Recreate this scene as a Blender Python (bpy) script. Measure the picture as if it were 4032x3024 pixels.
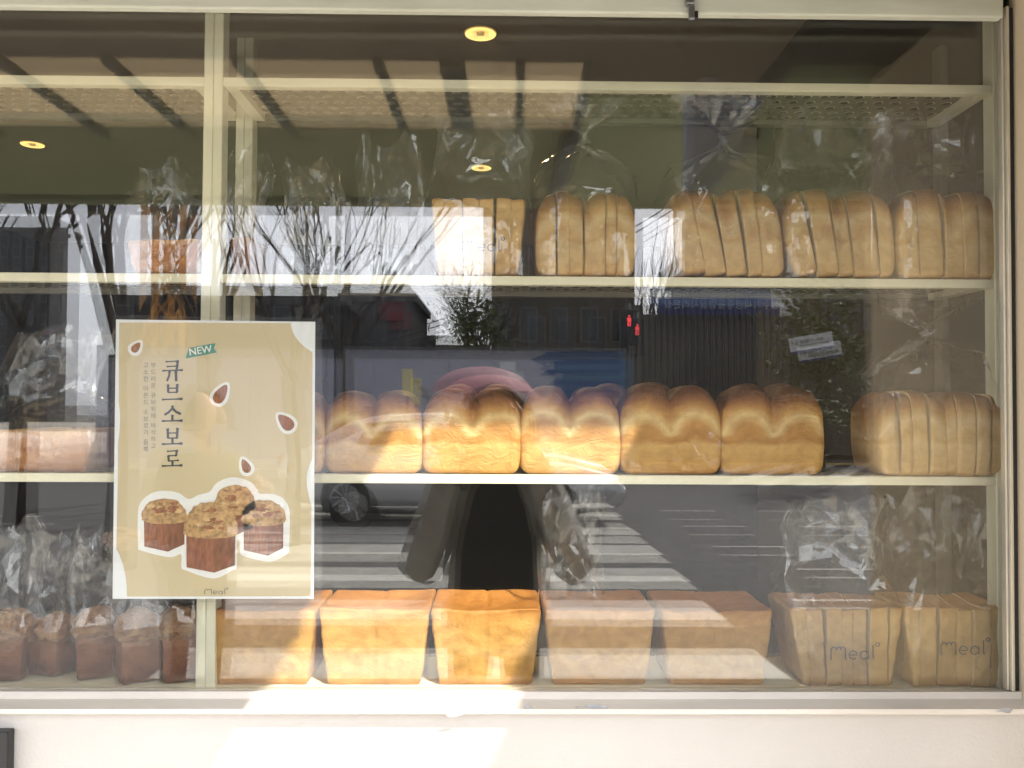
import bpy, bmesh, math, random
from mathutils import Vector, Matrix, noise

rnd = random.Random(7)
scene = bpy.context.scene
for o in list(bpy.data.objects):
    bpy.data.objects.remove(o)
R = math.radians
# ------------------------------------------------------------------ camera
D, ZC, FPX = 1.24, 1.45, 3300.0
PITCH, YAW, ROLL = R(1.4), R(0.75), R(0.3)
cam_d = bpy.data.cameras.new("camera")
cam = bpy.data.objects.new("camera", cam_d)
scene.collection.objects.link(cam)
cam_d.sensor_width = 36.0
cam_d.lens = FPX / 4032.0 * 36.0
cam_d.clip_start, cam_d.clip_end = 0.02, 3000
CM = Matrix.Rotation(-YAW, 3, 'Z') @ Matrix.Rotation(R(90) + PITCH, 3, 'X') @ Matrix.Rotation(ROLL, 3, 'Z')
CP = Vector((0, -D, ZC))
cam.matrix_world = Matrix.Translation(CP) @ CM.to_4x4()
scene.camera = cam
# ------------------------------------------------------------------ sky, sun, exposure
SUN = Vector((0.575, -1.0, 1.15)).normalized()
world = bpy.data.worlds.new("World")
scene.world = world
world.use_nodes = True
wn = world.node_tree
sky = wn.nodes.new("ShaderNodeTexSky")
sky.sky_type = 'NISHITA'
sky.sun_disc = False
sky.sun_elevation = math.asin(SUN.z)
sky.sun_rotation = math.atan2(SUN.x, SUN.y)
sky.air_density, sky.dust_density, sky.ozone_density = 0.6, 4.0, 2.5
hs = wn.nodes.new("ShaderNodeHueSaturation")          # thin even haze veils the blue
hs.inputs["Saturation"].default_value = 0.40
veil = wn.nodes.new("ShaderNodeMixRGB"); veil.blend_type = 'ADD'; veil.inputs[0].default_value = 1.0
veil.inputs[2].default_value = (5.9, 6.0, 6.5, 1)
wn.links.new(sky.outputs[0], hs.inputs["Color"])
wn.links.new(hs.outputs[0], veil.inputs[1])
wn.links.new(veil.outputs[0], wn.nodes["Background"].inputs[0])
wn.nodes["Background"].inputs[1].default_value = 0.15
sd = bpy.data.lights.new("sun", 'SUN')
sd.energy, sd.angle, sd.color = 4.3, R(0.8), (1.0, 0.93, 0.82)
so = bpy.data.objects.new("sun", sd)
scene.collection.objects.link(so)
so.rotation_euler = SUN.to_track_quat('Z', 'Y').to_euler()
so.location = (3, -6, 8)
scene.view_settings.view_transform = 'Standard'
scene.view_settings.look = 'None'
scene.view_settings.exposure = 1.38
scene.view_settings.gamma = 1.0
scene.cycles.max_bounces = 7
scene.cycles.transparent_max_bounces = 40
scene.cycles.glossy_bounces = 4
scene.cycles.caustics_reflective = False
scene.cycles.caustics_refractive = False
scene.cycles.sample_clamp_indirect = 4.0

def ray(px, py):
    return CM @ Vector(((px - 2016) / FPX, -(py - 1512) / FPX, -1.0))
def P(px, py, Y):
    """world point on the plane y = Y that a point of the picture shows (used to measure the place)"""
    d = ray(px, py)
    return CP + d * ((Y + D) / d.y)
def M_(px, py, dist):
    """world point out in the street that the window mirrors at a point of the picture"""
    v = P(px, py, dist - D)
    return Vector((v.x, -v.y, v.z))

# ------------------------------------------------------------------ helpers
C = scene.collection
def base(p):
    v = Vector((0, 0, 0))
    while p is not None:
        v += p.location
        p = p.parent
    return v
def tag(o, label=None, cat=None, group=None, kind=None):
    if label: o["label"] = label
    if cat: o["category"] = cat
    if group: o["group"] = group
    if kind: o["kind"] = kind
    return o
def thing(name, loc, label, cat, group=None):
    o = bpy.data.objects.new(name, None)
    o.empty_display_size = 0.05
    C.objects.link(o)
    o.location = loc
    return tag(o, label, cat, group)
def link(name, me, mat, parent=None, loc=None):
    o = bpy.data.objects.new(name, me)
    C.objects.link(o)
    if mat is not None and not me.materials:
        for m in (mat if isinstance(mat, (list, tuple)) else [mat]):
            me.materials.append(m)
    if parent is not None: o.parent = parent
    if loc is not None: o.location = loc
    return o
def mesh(name, verts, faces, mat, parent=None, smooth=False):
    """verts in world coordinates; the object's origin is its parent's"""
    b = base(parent)
    if parent is None:
        n = max(1, len(verts))
        b = Vector((sum(v[0] for v in verts) / n, sum(v[1] for v in verts) / n, min(v[2] for v in verts)))
    me = bpy.data.meshes.new(name)
    me.from_pydata([(v[0] - b.x, v[1] - b.y, v[2] - b.z) for v in verts], [], faces)
    me.update()
    if smooth:
        me.polygons.foreach_set("use_smooth", [True] * len(me.polygons))
    o = link(name, me, mat, parent)
    if parent is None: o.location = b
    return o
class MB:
    def __init__(s): s.v, s.f = [], []
    def add(s, v, f):
        n = len(s.v)
        s.v += [tuple(a) for a in v]; s.f += [tuple(i + n for i in q) for q in f]
        return s
    def box(s, x0, x1, y0, y1, z0, z1, bev=0.0, seg=2):
        if bev <= 0:
            return s.add([(x0,y0,z0),(x1,y0,z0),(x1,y1,z0),(x0,y1,z0),(x0,y0,z1),(x1,y0,z1),(x1,y1,z1),(x0,y1,z1)],
                         [(0,3,2,1),(4,5,6,7),(0,1,5,4),(1,2,6,5),(2,3,7,6),(3,0,4,7)])
        bm = bmesh.new()
        bmesh.ops.create_cube(bm, size=1)
        for v in bm.verts:
            v.co = ((x0+x1)/2 + v.co.x*(x1-x0), (y0+y1)/2 + v.co.y*(y1-y0), (z0+z1)/2 + v.co.z*(z1-z0))
        bmesh.ops.bevel(bm, geom=list(bm.edges), offset=bev, segments=seg, affect='EDGES', profile=0.6)
        bm.verts.index_update()
        s.add([v.co[:] for v in bm.verts], [[v.index for v in f.verts] for f in bm.faces])
        bm.free()
        return s
    def tube(s, pts, rads, n=6, cap=True):
        pts = [Vector(p) for p in pts]
        v, f = [], []
        up = Vector((0.13, 0.21, 0.97))
        for i, p in enumerate(pts):
            d = (pts[min(i+1, len(pts)-1)] - pts[max(i-1, 0)]).normalized()
            a = d.cross(up)
            if a.length < 1e-3: a = d.cross(Vector((1, 0, 0)))
            a.normalize(); b = d.cross(a)
            r = rads[i] if isinstance(rads, (list, tuple)) else rads
            for k in range(n):
                t = 2*math.pi*k/n
                v.append(p + (a*math.cos(t) + b*math.sin(t))*r)
        for i in range(len(pts)-1):
            for k in range(n):
                f.append((i*n+k, i*n+(k+1)%n, (i+1)*n+(k+1)%n, (i+1)*n+k))
        if cap:
            f.append(tuple(reversed(range(n)))); f.append(tuple((len(pts)-1)*n+k for k in range(n)))
        return s.add(v, f)
    def lathe(s, prof, c, axis='Z', n=24):
        """prof: (radius, height) pairs"""
        v, f = [], []
        for r, h in prof:
            for k in range(n):
                t = 2*math.pi*k/n
                a, b = r*math.cos(t), r*math.sin(t)
                v.append((c[0]+a, c[1]+b, c[2]+h) if axis == 'Z' else ((c[0]+a, c[1]+h, c[2]+b) if axis == 'Y' else (c[0]+h, c[1]+a, c[2]+b)))
        for i in range(len(prof)-1):
            for k in range(n):
                f.append((i*n+k, i*n+(k+1)%n, (i+1)*n+(k+1)%n, (i+1)*n+k))
        return s.add(v, f)
    def build(s, name, mat, parent=None, smooth=False): return mesh(name, s.v, s.f, mat, parent, smooth)
def box(name, x0, x1, y0, y1, z0, z1, mat, parent=None, bev=0.0):
    return MB().box(x0, x1, y0, y1, z0, z1, bev).build(name, mat, parent)
def smoothstep(a, b, x):
    t = min(1, max(0, (x-a)/(b-a))); return t*t*(3-2*t)

# ------------------------------------------------------------------ materials
def nt(name):
    m = bpy.data.materials.new(name); m.use_nodes = True
    return m, m.node_tree, m.node_tree.nodes["Principled BSDF"]
def pm(name, col, rough=0.6, var=0.12, scale=12.0, bump=0.0, metal=0.0, spec=0.5, detail=4, stretch=None, emit=None, es=0.0, dirt=0.0, bscale=None):
    m, t, b = nt(name)
    tc = t.nodes.new("ShaderNodeTexCoord")
    n = t.nodes.new("ShaderNodeTexNoise"); n.inputs["Scale"].default_value = scale; n.inputs["Detail"].default_value = detail
    src = tc.outputs["Object"]
    if stretch:
        mp = t.nodes.new("ShaderNodeMapping"); mp.inputs["Scale"].default_value = stretch
        t.links.new(src, mp.inputs[0]); src = mp.outputs[0]
    t.links.new(src, n.inputs["Vector"])
    r = t.nodes.new("ShaderNodeValToRGB")
    r.color_ramp.elements[0].position, r.color_ramp.elements[1].position = 0.3, 0.7
    r.color_ramp.elements[0].color = (*[max(0, c*(1-var)) for c in col], 1)
    r.color_ramp.elements[1].color = (*[min(1, c*(1+var)) for c in col], 1)
    t.links.new(n.outputs[0], r.inputs[0])
    out = r.outputs[0]
    if dirt > 0:
        n2 = t.nodes.new("ShaderNodeTexNoise"); n2.inputs["Scale"].default_value = 2.3; n2.inputs["Detail"].default_value = 8
        t.links.new(src, n2.inputs["Vector"])
        r2 = t.nodes.new("ShaderNodeValToRGB"); r2.color_ramp.elements[0].position, r2.color_ramp.elements[1].position = 0.48, 0.75
        mx = t.nodes.new("ShaderNodeMixRGB"); mx.blend_type = 'MULTIPLY'
        mx.inputs[2].default_value = (1-dirt, 1-dirt*1.1, 1-dirt*1.3, 1)
        t.links.new(n2.outputs[0], r2.inputs[0]); t.links.new(r2.outputs[0], mx.inputs[0]); t.links.new(out, mx.inputs[1])
        out = mx.outputs[0]
    t.links.new(out, b.inputs["Base Color"])
    b.inputs["Roughness"].default_value = rough; b.inputs["Metallic"].default_value = metal
    b.inputs["Specular IOR Level"].default_value = spec
    if bump > 0:
        bn = t.nodes.new("ShaderNodeBump"); bn.inputs["Strength"].default_value = bump; bn.inputs["Distance"].default_value = 0.01
        src2 = n.outputs[0]
        if bscale:
            n3 = t.nodes.new("ShaderNodeTexNoise"); n3.inputs["Scale"].default_value = bscale; n3.inputs["Detail"].default_value = 6
            t.links.new(src, n3.inputs["Vector"]); src2 = n3.outputs[0]
        t.links.new(src2, bn.inputs["Height"]); t.links.new(bn.outputs[0], b.inputs["Normal"])
    if emit:
        b.inputs["Emission Color"].default_value = (*emit, 1); b.inputs["Emission Strength"].default_value = es
    return m
def schlick(t, f0, scale=1.0):
    lw = t.nodes.new("ShaderNodeLayerWeight"); lw.inputs[0].default_value = 0.5
    p = t.nodes.new("ShaderNodeMath"); p.operation = 'POWER'; p.inputs[1].default_value = 5
    t.links.new(lw.outputs["Facing"], p.inputs[0])
    q = t.nodes.new("ShaderNodeMath"); q.operation = 'MULTIPLY_ADD'; q.inputs[1].default_value = (1-f0)*scale; q.inputs[2].default_value = f0*scale
    t.links.new(p.outputs[0], q.inputs[0])
    return q.outputs[0], lw
def glass_mat(name, f0, tint, rough=0.0, haze=0.0, bump=None):
    m = bpy.data.materials.new(name); m.use_nodes = True
    t = m.node_tree; t.nodes.clear()
    out = t.nodes.new("ShaderNodeOutputMaterial")
    tr = t.nodes.new("ShaderNodeBsdfTransparent"); tr.inputs[0].default_value = (*tint, 1)
    gl = t.nodes.new("ShaderNodeBsdfGlossy"); gl.inputs["Roughness"].default_value = rough
    gl.inputs[0].default_value = (1, 1, 1, 1)
    f, lw = schlick(t, f0)
    mx = t.nodes.new("ShaderNodeMixShader")
    t.links.new(f, mx.inputs[0]); t.links.new(tr.outputs[0], mx.inputs[1]); t.links.new(gl.outputs[0], mx.inputs[2])
    last = mx.outputs[0]
    if bump:
        tc = t.nodes.new("ShaderNodeTexCoord")
        n = t.nodes.new("ShaderNodeTexNoise"); n.inputs["Scale"].default_value = bump[0]; n.inputs["Detail"].default_value = 3
        b = t.nodes.new("ShaderNodeBump"); b.inputs["Strength"].default_value = bump[1]; b.inputs["Distance"].default_value = bump[2]
        t.links.new(tc.outputs["Object"], n.inputs["Vector"]); t.links.new(n.outputs[0], b.inputs["Height"])
        t.links.new(b.outputs[0], gl.inputs["Normal"])
    if haze > 0:
        df = t.nodes.new("ShaderNodeBsdfDiffuse"); df.inputs[0].default_value = (0.85, 0.86, 0.85, 1)
        m2 = t.nodes.new("ShaderNodeMixShader"); m2.inputs[0].default_value = haze
        t.links.new(last, m2.inputs[1]); t.links.new(df.outputs[0], m2.inputs[2]); last = m2.outputs[0]
    t.links.new(last, out.inputs[0])
    return m
M = {}
M['white_wall'] = pm("painted_wall", (0.50, 0.485, 0.465), 0.85, 0.025, 3, 0.15, dirt=0.06, bscale=160)
M['cream_wall'] = pm("cream_painted_panel", (0.62, 0.52, 0.37), 0.55, 0.03, 4, 0.05, dirt=0.06)
M['sill'] = pm("sill_paint", (0.62, 0.585, 0.54), 0.4, 0.03, 6, 0.08, dirt=0.10, stretch=(1, 4, 4), bscale=90)
M['chip'] = pm("bare_metal_chip", (0.30, 0.31, 0.33), 0.5, 0.2, 90)
M['rail'] = pm("brushed_rail", (0.60, 0.62, 0.53), 0.45, 0.06, 8, 0.05, dirt=0.25, stretch=(1, 6, 6))
M['alu'] = pm("window_aluminium", (0.62, 0.58, 0.48), 0.35, 0.05, 20, 0, metal=0.6)
M['gasket'] = pm("rubber_gasket", (0.012, 0.012, 0.013), 0.7, 0.2, 60)
M['shelf'] = pm("shelf_paint", (0.90, 0.86, 0.66), 0.42, 0.03, 9, 0.04, dirt=0.10, bscale=60)
M['shelf_shaded'] = pm("shaded_shelf_paint", (0.20, 0.19, 0.15), 0.5, 0.05, 9)  # shelf paint darkened: the dimness at the unit's back put into the colour
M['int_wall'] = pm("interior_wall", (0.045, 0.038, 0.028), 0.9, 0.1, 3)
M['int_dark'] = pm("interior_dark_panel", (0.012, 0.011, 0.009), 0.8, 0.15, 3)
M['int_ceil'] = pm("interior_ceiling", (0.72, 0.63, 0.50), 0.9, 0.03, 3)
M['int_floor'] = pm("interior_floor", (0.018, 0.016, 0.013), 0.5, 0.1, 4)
M['pane'] = glass_mat("window_glass", 0.046, (0.988, 0.992, 0.985), 0.0, 0.0010, None)
M['film'] = glass_mat("clear_bag_film", 0.060, (0.997, 0.997, 0.997), 0.03, 0.010, (14, 0.25, 0.012))
M['laminate'] = glass_mat("clear_laminate", 0.04, (0.97, 0.97, 0.97), 0.03, 0.03)
M['asphalt'] = pm("asphalt", (0.075, 0.072, 0.071), 0.9, 0.25, 5, 0.5, detail=10, bscale=300)
M['paint'] = pm("road_paint", (0.42, 0.41, 0.38), 0.7, 0.10, 6, 0.2, dirt=0.25)
M['paving'] = pm("pavement_blocks", (0.50, 0.46, 0.40), 0.85, 0.12, 3, 0.3)
M['ypaving'] = pm("yellow_tactile", (0.62, 0.38, 0.10), 0.8, 0.1, 6, 0.2)
M['kerb'] = pm("granite_kerb", (0.38, 0.37, 0.36), 0.8, 0.15, 40)
M['black'] = pm("black_plastic", (0.012, 0.012, 0.014), 0.35, 0.2, 20)
M['steel'] = pm("steel", (0.42, 0.42, 0.42), 0.3, 0.1, 30, metal=1.0)
# ================================================================== the street floor
SK = -2.9                                   # kerb line
ROAD1 = -19.0
mesh("ground", [(-400,-400,-0.16),(400,-400,-0.16),(400,60,-0.16),(-400,60,-0.16)], [(0,1,2,3)], M['asphalt'])["kind"] = "structure"
tag(box("pavement", -60, 60, SK, 0.0, -0.155, 0.0, M['paving']), kind="structure")
tag(box("kerb", -60, 60, SK-0.16, SK-0.001, -0.155, 0.006, M['kerb'], bev=0.012), kind="structure")
tag(mesh("road", [(-150,ROAD1,-0.150),(150,ROAD1,-0.150),(150,SK-0.15,-0.150),(-150,SK-0.15,-0.150)], [(0,1,2,3)], M['asphalt']), kind="structure")
tag(box("far_pavement", -80, 3.4, -60, ROAD1, -0.155, -0.01, M['paving']), kind="structure")
# tactile strip and joints of the far pavement
ROADZ = -0.146
cw = thing("zebra_crossing", (-0.7, -9, -0.15), "white zebra crossing painted across the road before the shop", "crossing")
y = SK - 0.75
k = 0
while y > ROAD1 + 0.8:
    x0, x1 = max(-3.6, -2.0 + (y+3.6)*0.35) + rnd.uniform(-.05,.05), 1.75 + rnd.uniform(-.05,.05)
    mesh("stripe", [(x0,y-0.62,ROADZ),(x1-0.05,y-0.62,ROADZ),(x1,y,ROADZ),(x0,y,ROADZ)], [(0,1,2,3)], M['paint'], cw)
    y -= 1.35; k += 1
cw2 = thing("side_crossing", (9, -19.5, -0.15), "zebra crossing of slanted stripes over the side street", "crossing")
for i in range(11):
    x = 3.0 + i*0.95
    mesh("stripe", [(x+1.5,-17.6,ROADZ),(x+2.0,-17.6,ROADZ),(x+4.2,-21.4,ROADZ),(x+3.7,-21.4,ROADZ)], [(0,1,2,3)], M['paint'], cw2)
lane = thing("lane_marking", (3.5, -8, -0.15), "broken white lane lines beyond the zebra crossing", "road marking")
for yy in (-5.6, -6.9, -8.2, -9.8, -11.4):
    for i in range(5):
        x = 2.4 + i*1.55 + (0.5 if int(-yy*10)%2 else 0)
        mesh("dash", [(x,yy-0.07,ROADZ),(x+0.85,yy-0.07,ROADZ),(x+0.85,yy,ROADZ),(x,yy,ROADZ)], [(0,1,2,3)], M['paint'], lane)
for yy in (-7.0, -10.5):
    for i in range(4):
        x = -8.4 - i*3
        mesh("dash", [(x,yy-0.12,ROADZ),(x+2.0,yy-0.12,ROADZ),(x+2.0,yy,ROADZ),(x,yy,ROADZ)], [(0,1,2,3)], M['paint'], lane)
tag(box("tactile_strip", 3.6, 14, -22.1, -21.6, -0.158, -0.14, M['ypaving']), kind="structure")

# ================================================================== shop front
zs = lambda py, Y: P(2016, py, Y).z
Z_SILL = zs(2720, 0.0)                      # foot of the glass
Z_TOP = zs(66, 0.009)                       # under the top rail
XR = P(4008, 1512, 0.0).x                   # right end of the window
XL = -1.75
XPOST = P(829, 1100, 0.12).x
shop = thing("bakery_shop", (0, 0.5, 0), "white painted bakery front with a cream side pier", "shop")
WY = -0.012                                 # face of the wall under the sill
box("lower_wall", -3.2, XR+0.02, WY, 0.021, 0.0, zs(2806, -0.03), M['white_wall'], shop)
box("pier", XR+0.001, XR+0.62, -0.475, 0.018, 0.001, 2.6, M['cream_wall'], shop, bev=0.006)
box("pier", -3.2, XL, -0.010, 0.14, zs(2806, -0.03)+0.001, 2.75, M['white_wall'], shop)
box("header_wall", XL+0.001, XR, 0.0, 0.14, Z_TOP+0.16, 2.75, M['white_wall'], shop)
box("upper_wall", -6, 6, 0.0, 0.3, 2.752, 6.5, M['white_wall'], shop)
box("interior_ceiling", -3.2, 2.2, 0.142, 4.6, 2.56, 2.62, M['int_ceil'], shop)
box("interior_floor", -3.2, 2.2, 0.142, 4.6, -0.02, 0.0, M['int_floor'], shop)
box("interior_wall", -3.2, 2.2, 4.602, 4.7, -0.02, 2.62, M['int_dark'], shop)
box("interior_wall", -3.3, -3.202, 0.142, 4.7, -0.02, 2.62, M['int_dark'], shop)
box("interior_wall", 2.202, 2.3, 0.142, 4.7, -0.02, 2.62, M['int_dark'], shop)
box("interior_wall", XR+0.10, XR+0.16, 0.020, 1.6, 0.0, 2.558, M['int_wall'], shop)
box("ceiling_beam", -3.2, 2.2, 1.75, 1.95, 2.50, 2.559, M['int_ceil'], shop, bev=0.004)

# window with sill, rails, two panes
win = thing("display_window", (0, 0, Z_SILL), "wide aluminium shop window with a painted sill full of reflections", "window")
prof = [(0.022, zs(2806,-0.03)+0.001), (0.020, zs(2716,0.02)), (0.010, zs(2718,0.01)), (-0.002, zs(2724,-0.002)), (-0.003, zs(2752,-0.003)),
        (-0.012, zs(2758,-0.012)), (-0.033, zs(2786,-0.033)), (-0.038, zs(2792,-0.038)), (-0.0385, zs(2810,-0.0385)), (-0.036, zs(2813,-0.036)), (-0.010, zs(2812,-0.010))]
xs = [XL + (XR - XL)*i/40 for i in range(41)]
v, f = [], []
n = len(prof)
for x in xs:
    for q, (yy, z) in enumerate(prof):
        v.append((x, yy + (noise.noise(Vector((x*3, q*0.7, 1)))*0.0006), z + noise.noise(Vector((x*2.2, 5, q*.3)))*0.0007))
for i in range(40):
    for q in range(n-1):
        f.append((i*n+q, (i+1)*n+q, (i+1)*n+q+1, i*n+q+1))
f.append(tuple(range(n))); f.append(tuple(reversed(range(40*n, 41*n))))
sill = mesh("sill", v, f, M['sill'], win)
for px, py, s in ((2345, 2782, 26), (2080, 2783, 12), (3960, 2797, 20), (450, 2788, 4), (1790, 2812, 18), (3275, 2724, 5), (2280, 2781, 6)):
    cpt = P(px, py, -0.0395 if py > 2788 else -0.034)
    k_ = s/FPX*1.2
    vv = []
    for i in range(11):
        a = 2*math.pi*i/11
        r_ = k_*(0.6 + 0.9*rnd.random())
        vv.append((cpt.x + math.cos(a)*r_*1.5, cpt.y - 0.0009 + (0 if py > 2788 else 0.0), cpt.z + math.sin(a)*r_*0.45))
    mesh("paint_chip", vv, [tuple(range(11))], M['chip'], sill)
# top rail with its lip and the little metal latch
ZR = Z_TOP
XRR = P(3952, 40, -0.007).x
rail = MB().box(XL, XRR, -0.007, 0.0090, zs(66, 0.009), ZR+0.20, 0.003).build("top_rail", M['rail'], win)
lp = P(2716, 40, -0.016)
lt = MB().box(lp.x-0.006, lp.x+0.006, -0.020, -0.008, lp.z+0.008, lp.z+0.05, 0.002).build("latch", M['steel'], win)
MB().box(lp.x-0.002, lp.x+0.0075, -0.018, -0.010, lp.z-0.014, lp.z+0.0075, 0.002).build("latch_tongue", M['steel'], lt)
MB().box(lp.x+0.0078, lp.x+0.0125, -0.017, -0.011, lp.z-0.012, lp.z-0.001, 0.001).build("latch_knob", M['black'], lt)
# jamb: aluminium profile, black gasket
xj = lambda px: P(px, 1512, 0.0).x
MB().box(xj(3962), xj(3972)-0.0005, 0.004, 0.016, Z_SILL, ZR+0.02, 0.001).build("jamb", M['alu'], win)
MB().box(xj(3972), xj(3984), -0.002, 0.016, Z_SILL, ZR+0.02, 0.001).build("jamb", M['alu'], win)
MB().box(xj(3984)+0.0003, XR, 0.004, 0.016, Z_SILL, ZR+0.02).build("gasket", M['gasket'], win)
MB().box(XL, xj(3962)-0.0005, 0.0215, 0.026, zs(2716,0.02), zs(2711,0.02)).build("bead", M['alu'], win)
# two panes, the inner one not quite parallel to the outer
def pane(Y, rx, rz):
    w, h = XR - XL, ZR - Z_SILL + 0.14
    c = Vector(((XL+XR)/2 - 0.004, Y, Z_SILL + h/2 - 0.002))
    v = [(sx*(w/2-0.006), sy*0.0025, sz*h/2) for sx in (-1,1) for sy in (-1,1) for sz in (-1,1)]
    me = bpy.data.meshes.new("pane")
    me.from_pydata(v, [], [(0,1,3,2),(4,6,7,5),(0,4,5,1),(2,3,7,6),(0,2,6,4),(1,5,7,3)])
    o = link("pane", me, M['pane'], win, c - win.location)
    o.rotation_euler = (rx, 0, rz)
    return o
pane(0.012, 0, 0)
pane(0.040, R(-0.33), R(-0.31))

# ================================================================== canopy over the pavement
M['can_dark'] = pm("canopy_dark_cloth", (0.085, 0.075, 0.055), 0.8, 0.1, 6)
M['can_green'] = pm("canopy_green_cloth", (0.20, 0.22, 0.125), 0.85, 0.1, 5, stretch=(1, 0.3, 1))
M['can_bar'] = pm("canopy_teal_bar", (0.035, 0.055, 0.048), 0.5, 0.1, 20)
mt, t_, b_ = nt("canopy_panel")
b_.inputs["Base Color"].default_value = (0.52, 0.44, 0.30, 1); b_.inputs["Roughness"].default_value = 0.8
tl = t_.nodes.new("ShaderNodeBsdfTranslucent"); tl.inputs[0].default_value = (0.60, 0.53, 0.41, 1)
ms = t_.nodes.new("ShaderNodeMixShader"); ms.inputs[0].default_value = 0.75
t_.links.new(b_.outputs[0], ms.inputs[1]); t_.links.new(tl.outputs[0], ms.inputs[2])
t_.links.new(ms.outputs[0], t_.nodes["Material Output"].inputs[0])
M['can_panel'] = mt
HC = ZC + 0.68
can = thing("canopy", (0, -0.75, HC), "dark green shop canopy with beige panels between thin bars", "canopy")
def cdist(py): return 0.68*FPX/(1592-py) - D     # how far out along the canopy
A0, A1, A2 = cdist(212), cdist(450), 1.50
GX0, GX1 = 0.185, 0.585
GA = 0.50
for xa, xb in ((-2.6, GX0), (GX1, 2.6)):
    box("soffit", xa, xb, -A0, -0.001, HC, HC+0.02, M['can_dark'], can)
    box("cloth", xa, xb, -A2, -A1-0.001, HC+0.004, HC+0.012, M['can_green'], can)
    box("front_bar", xa, xb, -A2-0.03, -A2-0.001, HC-0.012, HC+0.03, M['can_bar'], can)
box("sky_screen", -2.6, 0.605, -A2-0.06, -A2-0.0305, HC-0.014, HC+0.42, M['can_green'], can)  # added board that hides the bright sky behind the canopy's opening
box("soffit", GX0+0.001, GX1-0.001, -GA, -0.001, HC+0.001, HC+0.021, M['can_dark'], can)
bars = [-2.3,-1.95,-1.6,-1.25,-0.99,-0.775,-0.52,-0.245, -0.10, 0.035, 0.17]
prev = -2.6
for i, bx_ in enumerate(bars):
    w_ = 0.05 if abs(bx_+0.10) < 0.01 else 0.018
    box("panel", prev+0.001, bx_-0.001, -A1, -A0-0.001, HC+0.006, HC+0.009, M['can_panel'], can)
    box("bar", bx_-w_/2, bx_+w_/2, -A1-0.02, -A0+0.02, HC-0.018, HC-0.0005, M['can_bar'], can)
    prev = bx_
box("panel", GX1+0.001, 2.6, -A1, -A0-0.001, HC+0.006, HC+0.009, M['can_green'], can)
for bx_ in (-2.55, GX0-0.02, GX1+0.02, 2.55):
    box("beam", bx_-0.02, bx_+0.02, -A2, -A1-0.022, HC-0.03, HC+0.0035, M['can_bar'], can)

# ================================================================== shelf units
SY0, SY1 = 0.12, 0.315
def tray_mat():
    m, t, b = nt("perforated_tray")
    tc = t.nodes.new("ShaderNodeTexCoord"); sp = t.nodes.new("ShaderNodeSeparateXYZ")
    t.links.new(tc.outputs["Object"], sp.inputs[0])
    def mth(op, a, b_=None, c=None):
        n = t.nodes.new("ShaderNodeMath"); n.operation = op
        for i, x in enumerate((a, b_, c)):
            if x is None: continue
            if isinstance(x, (int, float)): n.inputs[i].default_value = x
            else: t.links.new(x, n.inputs[i])
        return n.outputs[0]
    u = mth('DIVIDE', sp.outputs[0], 0.030); w = mth('DIVIDE', sp.outputs[1], 0.026)
    row = mth('FLOOR', w); off = mth('MULTIPLY', mth('MODULO', mth('ABSOLUTE', row), 2.0), 0.5)
    fu = mth('SUBTRACT', mth('FRACT', mth('ADD', u, off)), 0.5)
    fw = mth('SUBTRACT', mth('FRACT', w), 0.5)
    dd = mth('ADD', mth('POWER', mth('MULTIPLY', fu, 0.030), 2.0), mth('POWER', mth('MULTIPLY', fw, 0.026), 2.0))
    hole = mth('LESS_THAN', dd, 0.0068**2)
    ring = mth('MULTIPLY', mth('LESS_THAN', dd, 0.0092**2), mth('LESS_THAN', fw, 0.02))  # paler front half of each hole's rim, a painted glint of caught light
    cr = t.nodes.new("ShaderNodeMixRGB"); cr.inputs[1].default_value = (0.16, 0.14, 0.095, 1); cr.inputs[2].default_value = (0.66, 0.62, 0.50, 1)
    t.links.new(ring, cr.inputs[0]); t.links.new(cr.outputs[0], b.inputs["Base Color"])
    b.inputs["Roughness"].default_value = 0.4; b.inputs["Metallic"].default_value = 0.3
    tr = t.nodes.new("ShaderNodeBsdfTransparent"); mx = t.nodes.new("ShaderNodeMixShader")
    t.links.new(hole, mx.inputs[0]); t.links.new(b.outputs[0], mx.inputs[1]); t.links.new(tr.outputs[0], mx.inputs[2])
    t.links.new(mx.outputs[0], t.nodes["Material Output"].inputs[0])
    return m
M['tray'] = tray_mat()
SH = [P(2016, 314, SY0).z, P(2016, 1086, SY0).z, P(2016, 1870, SY0).z, P(2016, 2708, SY0).z]   # shelf tops
LIP = 0.0145
XEND = P(3905, 1100, SY0).x
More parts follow.
